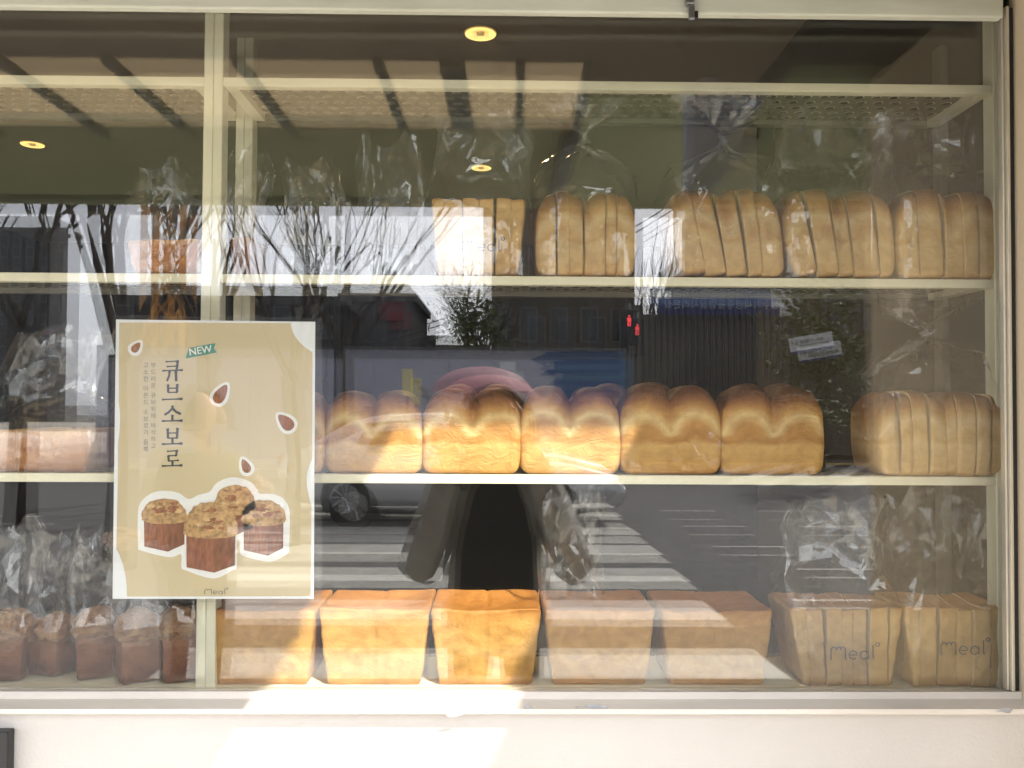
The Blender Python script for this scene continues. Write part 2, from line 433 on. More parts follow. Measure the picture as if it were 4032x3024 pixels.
def shelf_unit(x0, x1, label):
    t = thing("display_shelf", ((x0+x1)/2, (SY0+SY1)/2, 0.0), label, "shelf")
    pw = 0.0150
    for x in (x0, x1-pw):
        for y0_ in (SY0, SY1-0.03):
            MB().box(x, x+pw, y0_, y0_+0.03, 0.0, 2.12, 0.0012, 1).build("post", M['shelf_shaded'] if (x > 0.5 and y0_ > 0.2) else M['shelf'], t)  # end back post takes the darkened paint, shade put into its colour
    for i, z in enumerate(SH):
        a, b = x0+pw+0.0003, x1-pw-0.0003
        sh = MB().box(a, b, SY0+0.001, SY0+0.019, z-LIP, z, 0.0016).build("shelf", M['shelf'], t)
        MB().box(a, b, SY1-0.02, SY1-0.002, z-LIP+0.004, z, 0.0016).build("back_rail", M['shelf_shaded'], sh)
        MB().box(a, a+0.02, SY0+0.0195, SY1-0.0205, z-LIP+0.001, z-0.0005).build("side_rail", M['shelf'], sh)
        MB().box(b-0.02, b, SY0+0.0195, SY1-0.0205, z-LIP+0.001, z-0.0005).build("side_rail", M['shelf'], sh)
        mesh("tray", [(a+0.0205,SY0+0.0195,z-0.002),(b-0.0205,SY0+0.0195,z-0.002),(b-0.0205,SY1-0.0205,z-0.002),(a+0.0205,SY1-0.0205,z-0.002)], [(0,1,2,3)], M['tray'] if i < 3 else M['shelf'], sh)
    return t
shelf_unit(-1.62, XPOST-0.0004, "cream metal shelf unit with brown breads behind the poster")
shelf_unit(XPOST+0.0004, XEND+0.02, "cream metal shelf unit holding the long rows of pale loaves")
box("side_panel", XEND+0.034, XEND+0.045, SY0-0.03, 0.29, 0.95, 2.15, M['int_wall'], shop)

# ================================================================== ceiling downlights in the shop
M['lens'] = pm("downlight_lens", (0.9, 0.8, 0.5), 0.3, 0.0, 5, emit=(1.0, 0.66, 0.20), es=1.1)
M['reflector'] = pm("downlight_reflector", (0.85, 0.75, 0.5), 0.25, 0.05, 30, metal=0.8, emit=(1.0, 0.6, 0.2), es=0.18)
M['ltrim'] = pm("downlight_trim", (0.6, 0.55, 0.45), 0.4, 0.05, 10)
def downlight(x, y, label):
    t = thing("ceiling_downlight", (x, y, 2.54), label, "ceiling light", "round downlights in the shop ceiling")
    r = 0.045
    MB().lathe([(r+0.008, 0.0195), (r+0.008, 0.014), (r, 0.013), (r, 0.0195)], (x, y, 2.54)).build("trim", M['ltrim'], t, True)
    for i in range(6):
        rr = r*(1-i*0.125)
        MB().lathe([(rr, 0.0125+i*0.0007), (rr*0.925, 0.0128+i*0.0007)], (x, y, 2.54-0.002), n=28).build("reflector_ring", M['lens'], t)
        MB().lathe([(rr*0.925, 0.0128+i*0.0007), (rr*0.86, 0.0160+i*0.0005)], (x, y, 2.54-0.002), n=28).build("reflector_ring", M['reflector'], t)
    MB().lathe([(0.0, 0.0105), (r*0.25, 0.0115), (r*0.3, 0.0170)], (x, y, 2.538), n=16).build("lamp", M['reflector'], t, True)
    ld = bpy.data.lights.new("lamp_light", 'SPOT'); ld.energy = 8; ld.color = (1.0, 0.70, 0.38); ld.spot_size = R(120); ld.shadow_soft_size = 0.04
    lo = bpy.data.objects.new("lamp_light", ld); C.objects.link(lo); lo.parent = t; lo.location = (0, 0, -0.02)
dl = lambda px, py: P(px, py, 0) - CP
for px, py, lab in ((1892, 134, "lit round ceiling downlight above the tall plastic bags by the window"),
                    (1895, 662, "lit round ceiling downlight deeper in the shop behind the bags"),
                    (128, 570, "lit round ceiling downlight over the back of the brown bread shelves")):
    d = ray(px, py); k_ = (2.552-ZC)/d.z
    downlight(d.x*k_, -D+d.y*k_, lab)
# ================================================================== bread
def crust_mat(name, stops, seedv=0.0, bump=0.75, rough=0.45, wr=38):
    m, t, b = nt(name)
    at = t.nodes.new("ShaderNodeAttribute"); at.attribute_name = "rel"
    tc = t.nodes.new("ShaderNodeTexCoord")
    n = t.nodes.new("ShaderNodeTexNoise"); n.inputs["Scale"].default_value = 14; n.inputs["Detail"].default_value = 6
    oi = t.nodes.new("ShaderNodeObjectInfo")
    ad = t.nodes.new("ShaderNodeVectorMath"); ad.operation = 'ADD'
    t.links.new(tc.outputs["Object"], ad.inputs[0]); t.links.new(oi.outputs["Location"], ad.inputs[1])
    t.links.new(ad.outputs[0], n.inputs["Vector"])
    mm = t.nodes.new("ShaderNodeMath"); mm.operation = 'MULTIPLY_ADD'; mm.inputs[1].default_value = 0.16; mm.inputs[2].default_value = -0.08
    t.links.new(n.outputs[0], mm.inputs[0])
    a2 = t.nodes.new("ShaderNodeMath"); a2.operation = 'ADD'
    t.links.new(at.outputs["Fac"], a2.inputs[0]); t.links.new(mm.outputs[0], a2.inputs[1])
    r = t.nodes.new("ShaderNodeValToRGB")
    els = r.color_ramp.elements
    while len(els) < len(stops): els.new(0.5)
    for e, (p, c) in zip(els, stops): e.position = p; e.color = (*c, 1)
    t.links.new(a2.outputs[0], r.inputs[0])
    # mottling
    n2 = t.nodes.new("ShaderNodeTexNoise"); n2.inputs["Scale"].default_value = 46; n2.inputs["Detail"].default_value = 8; n2.inputs["Distortion"].default_value = 0.8
    t.links.new(ad.outputs[0], n2.inputs["Vector"])
    r2 = t.nodes.new("ShaderNodeValToRGB"); r2.color_ramp.elements[0].position, r2.color_ramp.elements[1].position = 0.3, 0.72
    r2.color_ramp.elements[0].color, r2.color_ramp.elements[1].color = (0.80, 0.74, 0.66, 1), (1.06, 1.04, 1.0, 1)
    t.links.new(n2.outputs[0], r2.inputs[0])
    mx = t.nodes.new("ShaderNodeMixRGB"); mx.blend_type = 'MULTIPLY'; mx.inputs[0].default_value = 0.9
    t.links.new(r.outputs[0], mx.inputs[1]); t.links.new(r2.outputs[0], mx.inputs[2])
    t.links.new(mx.outputs[0], b.inputs["Base Color"])
    b.inputs["Roughness"].default_value = rough; b.inputs["Specular IOR Level"].default_value = 0.35
    mp = t.nodes.new("ShaderNodeMapping"); mp.inputs["Scale"].default_value = (1.0, 1.0, 1.7); t.links.new(ad.outputs[0], mp.inputs[0])
    w = t.nodes.new("ShaderNodeTexNoise"); w.inputs["Scale"].default_value = wr; w.inputs["Detail"].default_value = 7; w.inputs["Roughness"].default_value = 0.62; w.inputs["Distortion"].default_value = 1.6
    t.links.new(mp.outputs[0], w.inputs["Vector"])
    bp = t.nodes.new("ShaderNodeBump"); bp.inputs["Strength"].default_value = bump; bp.inputs["Distance"].default_value = 0.006
    t.links.new(w.outputs[0], bp.inputs["Height"]); t.links.new(bp.outputs[0], b.inputs["Normal"])
    return m
M['hump'] = crust_mat("milk_loaf_crust", [(0.0, (0.50, 0.25, 0.06)), (0.06, (0.60, 0.35, 0.11)), (0.34, (0.66, 0.42, 0.15)), (0.44, (0.50, 0.25, 0.065)), (0.58, (0.54, 0.29, 0.085)), (0.68, (0.78, 0.58, 0.28)), (0.76, (0.56, 0.31, 0.095)), (0.86, (0.28, 0.115, 0.035)), (0.95, (0.13, 0.048, 0.016))])
M['pull'] = crust_mat("pullman_crust", [(0.0, (0.42, 0.19, 0.04)), (0.08, (0.55, 0.30, 0.085)), (0.4, (0.59, 0.35, 0.11)), (0.8, (0.54, 0.29, 0.08)), (0.93, (0.46, 0.21, 0.05)), (1.0, (0.44, 0.185, 0.04))], bump=0.28, wr=75)
M['slice'] = crust_mat("sliced_loaf_crust", [(0.0, (0.50, 0.27, 0.08)), (0.06, (0.74, 0.50, 0.22)), (0.40, (0.82, 0.60, 0.30)), (0.54, (0.72, 0.47, 0.19)), (0.68, (0.82, 0.62, 0.33)), (0.78, (0.60, 0.36, 0.13)), (0.88, (0.38, 0.18, 0.055)), (0.96, (0.24, 0.10, 0.03))], bump=0.4)
M['pslice'] = crust_mat("sliced_pullman_crust", [(0.0, (0.46, 0.24, 0.07)), (0.1, (0.70, 0.46, 0.19)), (0.8, (0.72, 0.48, 0.20)), (0.93, (0.60, 0.35, 0.12)), (1.0, (0.46, 0.22, 0.06))], bump=0.3)
M['brown'] = crust_mat("brown_loaf_crust", [(0.0, (0.30, 0.11, 0.02)), (0.3, (0.44, 0.18, 0.04)), (0.7, (0.40, 0.15, 0.035)), (0.9, (0.58, 0.32, 0.11)), (1.0, (0.60, 0.36, 0.14))], bump=0.35)
M['crumb'] = pm("bread_crumb", (0.72, 0.56, 0.33), 0.9, 0.1, 120, 0.4)
M['soboro'] = crust_mat("crumble_top", [(0.0, (0.25, 0.11, 0.05)), (0.5, (0.42, 0.22, 0.10)), (1.0, (0.52, 0.33, 0.17))], bump=1.0, wr=70)
M['cube'] = crust_mat("cube_bun_side", [(0.0, (0.16, 0.06, 0.03)), (0.5, (0.26, 0.10, 0.045)), (1.0, (0.30, 0.13, 0.06))], bump=0.5)

def rgrid(hx, hy, hz, r, ni=14, nr=4):
    """closed rounded box as one quad grid; returns verts (unit-free, z from 0) and faces"""
    def samp(h):
        a = [-h + r*(1-math.cos(math.pi/2*i/nr)) for i in range(nr)]
        mid = [-(h-r) + 2*(h-r)*i/ni for i in range(ni+1)]
        return a + mid + [-x for x in reversed(a)]
    sx, sy, sz = samp(hx), samp(hy), samp(hz)
    idx, v, f = {}, [], []
    def vid(p):
        k = tuple(round(c, 6) for c in p)
        if k not in idx:
            q = Vector(p)
            inn = Vector((max(-hx+r, min(hx-r, q.x)), max(-hy+r, min(hy-r, q.y)), max(-hz+r, min(hz-r, q.z))))
            d = q - inn
            if d.length > 1e-9: d = d.normalized()*r
            idx[k] = len(v); v.append(inn + d + Vector((0, 0, hz)))
        return idx[k]
    def face(A, B, fn, flip):
        for i in range(len(A)-1):
            for j in range(len(B)-1):
                q = [vid(fn(A[i], B[j])), vid(fn(A[i+1], B[j])), vid(fn(A[i+1], B[j+1])), vid(fn(A[i], B[j+1]))]
                if len(set(q)) == 4: f.append(tuple(q if not flip else reversed(q)))
    face(sx, sz, lambda a, b: (a, -hy, b), False); face(sx, sz, lambda a, b: (a, hy, b), True)
    face(sy, sz, lambda a, b: (hx, a, b), False); face(sy, sz, lambda a, b: (-hx, a, b), True)
    face(sx, sy, lambda a, b: (a, b, hz), False); face(sx, sy, lambda a, b: (a, b, -hz), True)
    return v, f
def attr_mesh(name, verts, faces, rel, mats, smooth=True):
    me = bpy.data.meshes.new(name)
    me.from_pydata([tuple(x) for x in verts], [], faces)
    a = me.attributes.new("rel", 'FLOAT', 'POINT')
    a.data.foreach_set("value", rel)
    for m in mats: me.materials.append(m)
    if smooth: me.polygons.foreach_set("use_smooth", [True]*len(me.polygons))
    me.update()
    return me
def hump_mesh(w, d, h, seed, crease=1.0):
    v, f = rgrid(w/2, d/2, h/2, 0.012, 18, 4)
    o = Vector((seed*3.1, seed*1.7, 0))
    rel, out = [], []
    asym = 0.06*math.sin(seed*2.3)
    for p in v:
        z = p.z/h; x = p.x/(w/2); y = p.y/(d/2)
        xs_ = x - asym*0.5
        c = 0.5 if xs_ > 0 else -0.5
        dome = math.sqrt(max(0.0, 1 - min(1, abs((xs_-c)/(0.53 + 0.10*(1-crease))))**2.2))
        dome *= (1 + 0.05*math.sin(seed*5+ (1 if xs_ > 0 else 0)*2.1))
        ey = math.sqrt(max(0, 1-min(1, abs(y)*0.93)**2.6))
        t = smoothstep(0.45, 1.0, z)
        top = h*(0.80 + 0.20*dome*(0.55+0.45*ey))
        zz = p.z/h*(h*0.72) if z < 0.72 else None
        nz = z*(h*0.70) + t*(top - h*0.70)
        # domes swell over the tin's rim, sides belly out, a crease between the two pieces
        bel = 1 + 0.045*math.sin(math.pi*min(1, z*1.05)) - 0.05*smoothstep(0.15, 0, z) - 0.10*smoothstep(0.80, 1.0, z)
        nx = p.x*bel
        cre = crease*math.exp(-(xs_/0.085)**2)*smoothstep(0.42, 0.85, z)
        ny = p.y*(1 + 0.06*math.sin(math.pi*z)*(1-cre) - 0.16*cre)
        ny *= 1 - 0.10*smoothstep(0.8, 1, z)*(1-ey)
        nx *= 1 - 0.0*cre
        nz -= cre*h*0.05
        q = Vector((nx, ny, nz))
        dsp = noise.noise(q*26 + o)*0.0022 + noise.noise(q*70 + o)*0.0009
        q += Vector((x*0.4, y, 0.5)).normalized()*dsp
        # crown of each dome is the darkest
        rr = nz/(h*0.99)
        zl = nz/h
        ra = math.hypot((xs_-c)/0.5*0.50, max(0, zl-0.40)/0.58)
        k2 = smoothstep(0.30, 0.48, zl)
        rel.append(max(0, min(1, zl*(1-k2) + (0.40+0.60*min(1, ra))*k2 + 0.04*noise.noise(q*18+o))))
        out.append(q)
    return attr_mesh("loaf", out, f, rel, [M['hump']])
def pull_mesh(w, d, h, seed):
    v, f = rgrid(w/2, d/2, h/2, 0.006, 34, 3)
    o = Vector((seed*2.1, seed*4.7, 0)); rel, out = [], []
    r_ = random.Random(int(seed*10))
    sw = [(-0.45+r_.uniform(-.08,.08), 0.40+r_.uniform(-.1,.1), r_.uniform(0.22, 0.42)), (0.45+r_.uniform(-.2,.15), 0.38+r_.uniform(-.15,.2), r_.uniform(0.15, 0.35))]
    for p in v:
        z = p.z/h; x = p.x/(w/2); y = p.y/(d/2)
        nx = p.x*(0.83 + 0.17*z**0.85); ny = p.y*(0.90 + 0.10*z)
        nz = p.z - 0.010*smoothstep(0.8, 1, z)*max(0, 1-x*x)*max(0, 1-y*y)*1.3
        q = Vector((nx, ny, nz))
        fr = smoothstep(0.7, 1.0, -y)*smoothstep(0, .1, z)*smoothstep(1, .95, z)
        dy = 0.003*math.exp(-((x-0.02*math.sin(z*9))/0.022)**2)*(0.6+0.4*z)           # seam between the two rolls
        for cx, cz, rad in sw:
            rr = math.hypot((x-cx), (z-cz)*1.5)
            dy += 0.0011*math.cos((rr/rad)*math.pi*1.5 + math.atan2(z-cz, x-cx)*1.0 + 1.5*noise.noise(Vector((x*2.5, z*2.5, seed))))*smoothstep(rad*1.9, rad*0.7, rr)
        dy += 0.0055*noise.noise(Vector((x*1.3, z*1.6, seed*3))) + 0.0025*abs(noise.noise(Vector((x*2.2+z*1.5, z*2.6-x, seed*5))))
        q.y += fr*dy
        tp = smoothstep(0.96, 1, z)
        q.z += tp*(noise.noise(Vector((x*2, y*2, seed)))*0.003 - 0.0025*math.exp(-(x/0.03)**2))
        q += Vector((x, y, 0))*0.0012*noise.noise(q*60+o)
        rel.append(max(0, min(1, z*0.92 + 0.08*tp + 0.05*noise.noise(q*12+o)))); out.append(q)
    return attr_mesh("loaf", out, f, rel, [M['pull']])
def cut_slices(src, cuts, mats):
    """cut a whole loaf at the given x positions; returns (centre, mesh) for each slice"""
    out = []
    for a, b in zip(cuts[:-1], cuts[1:]):
        bm = bmesh.new(); bm.from_mesh(src)
        for x, n_ in ((a, (-1, 0, 0)), (b, (1, 0, 0))):
            geom = list(bm.verts) + list(bm.edges) + list(bm.faces)
            r = bmesh.ops.bisect_plane(bm, geom=geom, dist=1e-6, plane_co=(x, 0, 0), plane_no=n_, clear_outer=True)
            ed = [e for e in r["geom_cut"] if isinstance(e, bmesh.types.BMEdge)]
            if ed:
                for fc in bmesh.ops.holes_fill(bm, edges=ed, sides=0)["faces"]:
                    fc.material_index = 1; fc.smooth = False
        c = (a+b)/2
        for v in bm.verts: v.co.x = (v.co.x-c)*0.988
        me = bpy.data.meshes.new("slice"); bm.to_mesh(me); bm.free()
        for m in mats: me.materials.append(m)
        out.append((c, me))
    return out
def bag_mesh(w, d, h, top, seed, spread=1.0, lean=0.0, neck=0.45, knot=None, amp=1.0):
    """crumpled film: hugs the bread, then stands up in creased facets to height top"""
    r_ = random.Random(seed)
    NU = 26
    zs_ = [0.0, 0.004, 0.35*h, 0.7*h, 0.97*h]
    nup = 7
    zs_ += [h*1.02 + (top-h*1.02)*(i/nup) for i in range(1, nup+1)]
    ph = [r_.uniform(0, 6.28) for _ in range(8)]
    v, f = [], []
    kz = h*1.02 + (top-h*1.02)*(knot if knot else 2)
    for j, z in enumerate(zs_):
        t = max(0, (z-h)/(top-h))
        for i in range(NU):
            a = 2*math.pi*i/NU
            c, s = math.cos(a), math.sin(a)
            e = 0.35 + 0.45*min(1, t*2)
            x = math.copysign(abs(c)**e, c)*(w/2+0.004); y = math.copysign(abs(s)**e, s)*(d/2+0.003)
            sq = 1 - (1-neck)*smoothstep(0, 0.5, t)
            if knot: 
                sq = 1-0.9*math.exp(-((z-kz)/0.028)**2) - 0.25*smoothstep(0, .6, t)
            x *= (1 + (spread-1)*smoothstep(0.2, 1, t)) * (sq if knot else 1-0.15*t); y *= sq
            A = (0.0012 + 0.024*smoothstep(0, 0.35, t))*amp
            n1 = noise.noise(Vector((x*17+seed, y*17, z*9)))*1.1 + 0.35*noise.noise(Vector((x*40, y*40+seed, z*20)))
            n2 = noise.noise(Vector((x*14, y*22+seed*2, z*11+7)))
            fold = math.sin(a*5+ph[0]+z*18)*0.5 + math.sin(a*9+ph[1]-z*25)*0.35
            x += A*(n2*1.1 + fold*0.25*c) + lean*t*(top-h); y += A*(n1*0.8 + fold*0.5*s)
            zz = z + (A*0.9*n2 if t > 0 else 0) + (0.035*noise.noise(Vector((a*1.3*c+seed, s*2, 3))) * smoothstep(0.75, 1, t))
            v.append((x, y, max(0.0004, zz)))
    for j in range(len(zs_)-1):
        for i in range(NU):
            q = (j*NU+i, j*NU+(i+1)%NU, (j+1)*NU+(i+1)%NU, (j+1)*NU+i)
            if (i+j) % 2: f += [(q[0], q[1], q[2]), (q[0], q[2], q[3])]
            else: f += [(q[0], q[1], q[3]), (q[1], q[2], q[3])]
    me = bpy.data.meshes.new("bag")
    me.from_pydata(v, [], f); me.materials.append(M['film'])
    me.polygons.foreach_set("use_smooth", [r_.random() < 0.45 for _ in f])
    return me
# ---- the bag print "meal" with its little ring: drawn strokes
def stroke_poly(pts, w):
    pts = [Vector((p[0], p[1])) for p in pts]
    L, Rr = [], []
    for i, p in enumerate(pts):
        d = (pts[min(i+1, len(pts)-1)] - pts[max(i-1, 0)])
        d = d.normalized() if d.length > 1e-9 else Vector((1, 0))
        n_ = Vector((-d.y, d.x))
        ww = w[i] if isinstance(w, (list, tuple)) else w
        L.append(p + n_*ww/2); Rr.append(p - n_*ww/2)
    return L, Rr
def arc(cx, cy, rx, ry, a0, a1, n=12):
    return [(cx+rx*math.cos(R(a0+(a1-a0)*i/n)), cy+ry*math.sin(R(a0+(a1-a0)*i/n))) for i in range(n+1)]
def logo_strokes():
    s = []
    s.append([(0, 0), (0, 0.62)] + arc(0.16, 0.62, 0.16, 0.24, 180, 0)[1:] )
    s.append([(0.32, 0.72), (0.32, 0.62)] + arc(0.44, 0.66, 0.12, 0.20, 180, 0)[1:])
    s.append([(0.56, 0.72)] + arc(0.68, 0.66, 0.12, 0.20, 180, 0)[1:] + [(0.80, 0.0)])
    s.append([(1.00, 0.30), (1.44, 0.30)] + arc(1.22, 0.30, 0.22, 0.28, 0, 310)[1:])
    s.append(arc(1.82, 0.28, 0.21, 0.27, 20, 340, 16)); s.append([(2.06, 0.55), (2.06, 0.0)])
    s.append([(2.32, 0.95), (2.32, 0.10), (2.38, 0.0)])
    s.append(arc(2.58, 0.98, 0.10, 0.12, 0, 360, 16))
    return s
LOGO = logo_strokes()
def flat_strokes(strokes, w, fn):
    """strokes in 2-D -> mesh data through fn(u, v) -> world"""
    v, f = [], []
    for s in strokes:
        Lp, Rp = stroke_poly(s, w)
        b = len(v)
        for a, c in zip(Lp, Rp): v += [fn(a.x, a.y), fn(c.x, c.y)]
        for i in range(len(Lp)-1): f.append((b+2*i, b+2*i+1, b+2*i+3, b+2*i+2))
    return v, f
M['print'] = pm("grey_bag_print", (0.10, 0.10, 0.10), 0.6, 0.1, 50)

def width_at(x0, x1, py, Y): return P(x1, py, Y).x - P(x0, py, Y).x
def put_loaf(x0, x1, ptop, shelf, maker, depth, Y, name, label, group, cat="bread", extra=0.0):
    z = SH[shelf]
    ym = 0.5*(ptop + P_to_y(z, Y))
    w = width_at(x0, x1, ym, Y); cx = P((x0+x1)/2, ym, Y).x
    h = P((x0+x1)/2, ptop, Y).z - z
    me = maker(w, depth, h)
    o = link(name, me, None, None, (cx, Y + depth/2, z + 0.0006))
    tag(o, label, cat, group)
    return o
def P_to_y(z, Y):
    """picture row of height z at depth Y"""
    v = CM.transposed() @ (Vector((0, Y, z)) - CP)
    return 1512 - FPX*v.y/(-v.z)
# ---- middle shelf: two-humped milk loaves
mids = [(895, 1272, 1540, "two-humped milk loaf mostly hidden behind the poster's right edge"),
        (1283, 1660, 1538, "two-humped golden milk loaf next to the poster, sunlit along its foot"),
        (1668, 2045, 1524, "two-humped golden milk loaf in strong sun, second after the poster"),
        (2056, 2440, 1520, "two-humped milk loaf with a sunlit lower left, third after the poster"),
        (2450, 2836, 1515, "two-humped milk loaf fully in shade, fourth after the poster"),
        (2842, 3243, 1520, "two-humped milk loaf at the end of the unwrapped row, beside the gap")]
for i, (a, b, tp, lab) in enumerate(mids):
    o = put_loaf(a, b, tp, 2, lambda w, d, h, s=i: hump_mesh(w, d, h, s+1.3), 0.088, SY0+0.006 + 0.002*(i % 2), "milk_loaf", lab, "milk loaves on the middle shelf")
    o.rotation_euler.z = R(rnd.uniform(-2, 2))
for i, (a, b, tp, lab) in enumerate([(1700, 2060, 1512, "milk loaf in the back row behind the sunniest loaf"),
                                     (2300, 2680, 1506, "milk loaf in the back row behind the shaded loaves"),
                                     (2880, 3190, 1508, "milk loaf in the back row behind the last unwrapped loaf")]):
    put_loaf(a, b, tp, 2, lambda w, d, h, s=i: hump_mesh(w, d, h, s+11.3), 0.085, SY0+0.102, "milk_loaf", lab, "milk loaves on the middle shelf")
# ---- bottom shelf: square pullman loaves
for i, (a, b, tp, lab) in enumerate([(815, 1240, 2402, "square pullman loaf under the poster's lower right corner"),
                                     (1250, 1690, 2400, "square pullman loaf with round swirl marks, beside the one under the poster"),
                                     (1692, 2132, 2400, "square pullman loaf with a diagonal crease, last in the sun"),
                                     (2142, 2582, 2402, "square pullman loaf just outside the sun patch"),
                                     (2606, 3048, 2404, "square pullman loaf beside the bagged loaves, with gaps on both sides")]):
    put_loaf(a, b, tp, 3, lambda w, d, h, s=i: pull_mesh(w, d, h, s*1.7+0.9), 0.15, SY0+0.003, "pullman_loaf", lab, "pullman loaves on the bottom shelf")
# ---- bagged sliced loaves
def bagged(x0, x1, ptop, shelf, nsl, dome, depth, Y, bagtop, label, group, mats, seed, lean=0.0, logo=None, name="bagged_sliced_loaf", fan=0.0, knot=None, spread=1.0, amp=1.0, baglean=0.0):
    z = SH[shelf]
    ym = 0.5*(ptop + P_to_y(z, Y))
    w = width_at(x0, x1, ym, Y); cx = P((x0+x1)/2, ym, Y).x; h = P((x0+x1)/2, ptop, Y).z - z
    t = thing(name, (cx, Y+depth/2, z+0.0006), label, "bread", group)
    r_ = random.Random(seed)
    src = hump_mesh(w*0.985, depth, h, seed*0.37, 0.4) if dome else pull_mesh(w*0.985, depth, h, seed*0.37)
    src.materials.clear()
    cuts = [-w] + [w*0.985*((i + r_.uniform(-0.16, 0.16))/nsl - 0.5) for i in range(1, nsl)] + [w]
    for i, (c, me) in enumerate(cut_slices(src, cuts, mats)):
        u = (i+0.5)/nsl*2-1
        if i in (0, nsl-1):                                   # centre of an end slice
            xs_ = [v.co.x for v in me.vertices]; c0 = (min(xs_)+max(xs_))/2
            for v in me.vertices: v.co.x -= c0
            c = c + c0/0.988
        o = link("slice", me, None, t)
        ang = lean + fan*u + r_.uniform(-0.02, 0.02)
        o.rotation_euler = (r_.uniform(-0.015, 0.015), ang, r_.uniform(-0.03, 0.03))
        o.scale = (1, 1 + r_.uniform(-0.012, 0.012), 1 + r_.uniform(-0.02, 0.015))
        o.location = (c, r_.uniform(-0.003, 0.002), abs(math.sin(ang))*w/nsl*0.5)
    bpy.data.meshes.remove(src)
    bt = P((x0+x1)/2, bagtop, Y).z - z
    sl = abs(math.sin(lean)+0)*h
    bg = link("bag", bag_mesh(w+0.008+sl*1.2, depth+0.012, h*1.01, bt, seed, knot=knot, spread=spread, amp=amp, lean=baglean), None, t)
    bg.location = (math.sin(lean)*h*0.4, 0, 0)
    if logo:
        lx0, lx1, ly = logo
        yf = Y - 0.009
        p0 = P(lx0, ly, yf); k_ = (P(lx1, ly, yf).x - p0.x)/2.66
        v, f = flat_strokes(LOGO, 0.075, lambda a, b: (p0.x + a*k_, yf + 0.0004*math.sin(a*3), p0.z + b*k_*0.8 + a*k_*0.02))
        mesh("print", v, f, M['print'], t)
    return t
SM, PM = [M['slice'], M['crumb']], [M['pslice'], M['crumb']]
g2 = "bagged sliced loaves on the upper shelf"
bagged(1690, 2078, 778, 1, 6, False, 0.115, SY0+0.004, 420, "bagged square sliced loaf printed meal on the upper shelf", g2, PM, 21, logo=(1822, 1985, 990), knot=None)
bagged(2118, 2498, 742, 1, 6, True, 0.115, SY0+0.004, 380, "bagged two-humped sliced loaf beside the printed bag on the upper shelf", g2, SM, 22, knot=0.62, spread=1.1)
bagged(2690, 3098, 735, 1, 5, True, 0.115, SY0+0.004, 350, "bagged loaf with leaning slices beyond the wide gap on the upper shelf", g2, SM, 23, lean=-0.16, fan=0.07, knot=0.55)
bagged(3135, 3530, 740, 1, 5, True, 0.115, SY0+0.004, 400, "bagged loaf with leaning slices, second from the window's end post on the upper shelf", g2, SM, 24, lean=-0.13, fan=0.08)
bagged(3545, 3945, 738, 1, 5, True, 0.115, SY0+0.004, 420, "bagged sliced loaf against the end post on the upper shelf", g2, SM, 25, lean=-0.03, fan=0.03)
bagged(3478, 3958, 1540, 2, 8, True, 0.118, SY0-0.004, 1150, "bagged sliced loaf standing alone at the end of the middle shelf", "bagged sliced loaves on the middle shelf", SM, 26, fan=0.04, amp=1.3, knot=0.6)
g4 = "bagged sliced loaves on the bottom shelf"
bagged(3135, 3556, 2400, 3, 7, False, 0.12, SY0-0.002, 2000, "bagged sliced square loaf printed meal beside the unwrapped pullman loaves", g4, PM, 27, lean=-0.04, fan=0.05, logo=(3272, 3462, 2598), amp=1.2)
bagged(3566, 3980, 2395, 3, 6, False, 0.12, SY0-0.004, 1960, "bagged sliced square loaf printed meal in the corner of the window", g4, PM, 28, fan=0.02, logo=(3706, 3898, 2580), amp=1.3)
BM = [M['brown'], M['crumb']]
bagged(-60, 372, 1690, 2, 3, False, 0.115, SY0+0.004, 1330, "bagged brown bread loaf beside the poster on the middle shelf", "bagged brown breads", BM, 31, amp=1.7)
bagged(496, 792, 940, 1, 3, False, 0.11, SY0+0.004, 640, "bagged brown bread on the shelf above the poster", "bagged brown breads", BM, 32, amp=1.3)
bagged(900, 990, 930, 1, 2, False, 0.10, SY0+0.06, 560, "narrow dark bagged bread beside the shelf post", "bagged brown breads", BM, 33, amp=1.2)
# empty tall bags on the upper shelf behind the reflected sky
for i, (a, b, tp, lab) in enumerate([(1080, 1345, 610, "tall folded clear bag by the shelf post on the upper shelf"), (1400, 1640, 520, "crumpled clear bag between the shelf post and the printed loaf bag")]):
    zt = SH[1]; Y = SY0+0.03
    w = width_at(a, b, 900, Y); cx = P((a+b)/2, 900, Y).x
    o = link("clear_bag", bag_mesh(w, 0.09, 0.05, P((a+b)/2, tp, Y).z - zt, 50+i, neck=0.6), None, None, (cx, Y+0.05, zt+0.0006))
    tag(o, lab, "plastic bag", "empty clear bags on the upper shelf")
pz = P(2250, 2400, SY0+0.05).z
o = link("clear_bag", bag_mesh(0.105, 0.09, 0.02, P(2250, 1930, SY0+0.06).z - pz, 61, neck=0.75, amp=1.2), None, None, (P(2250, 2300, SY0+0.08).x, SY0+0.085, pz-0.004))
tag(o, "crumpled clear bag standing on top of a pullman loaf", "plastic bag")
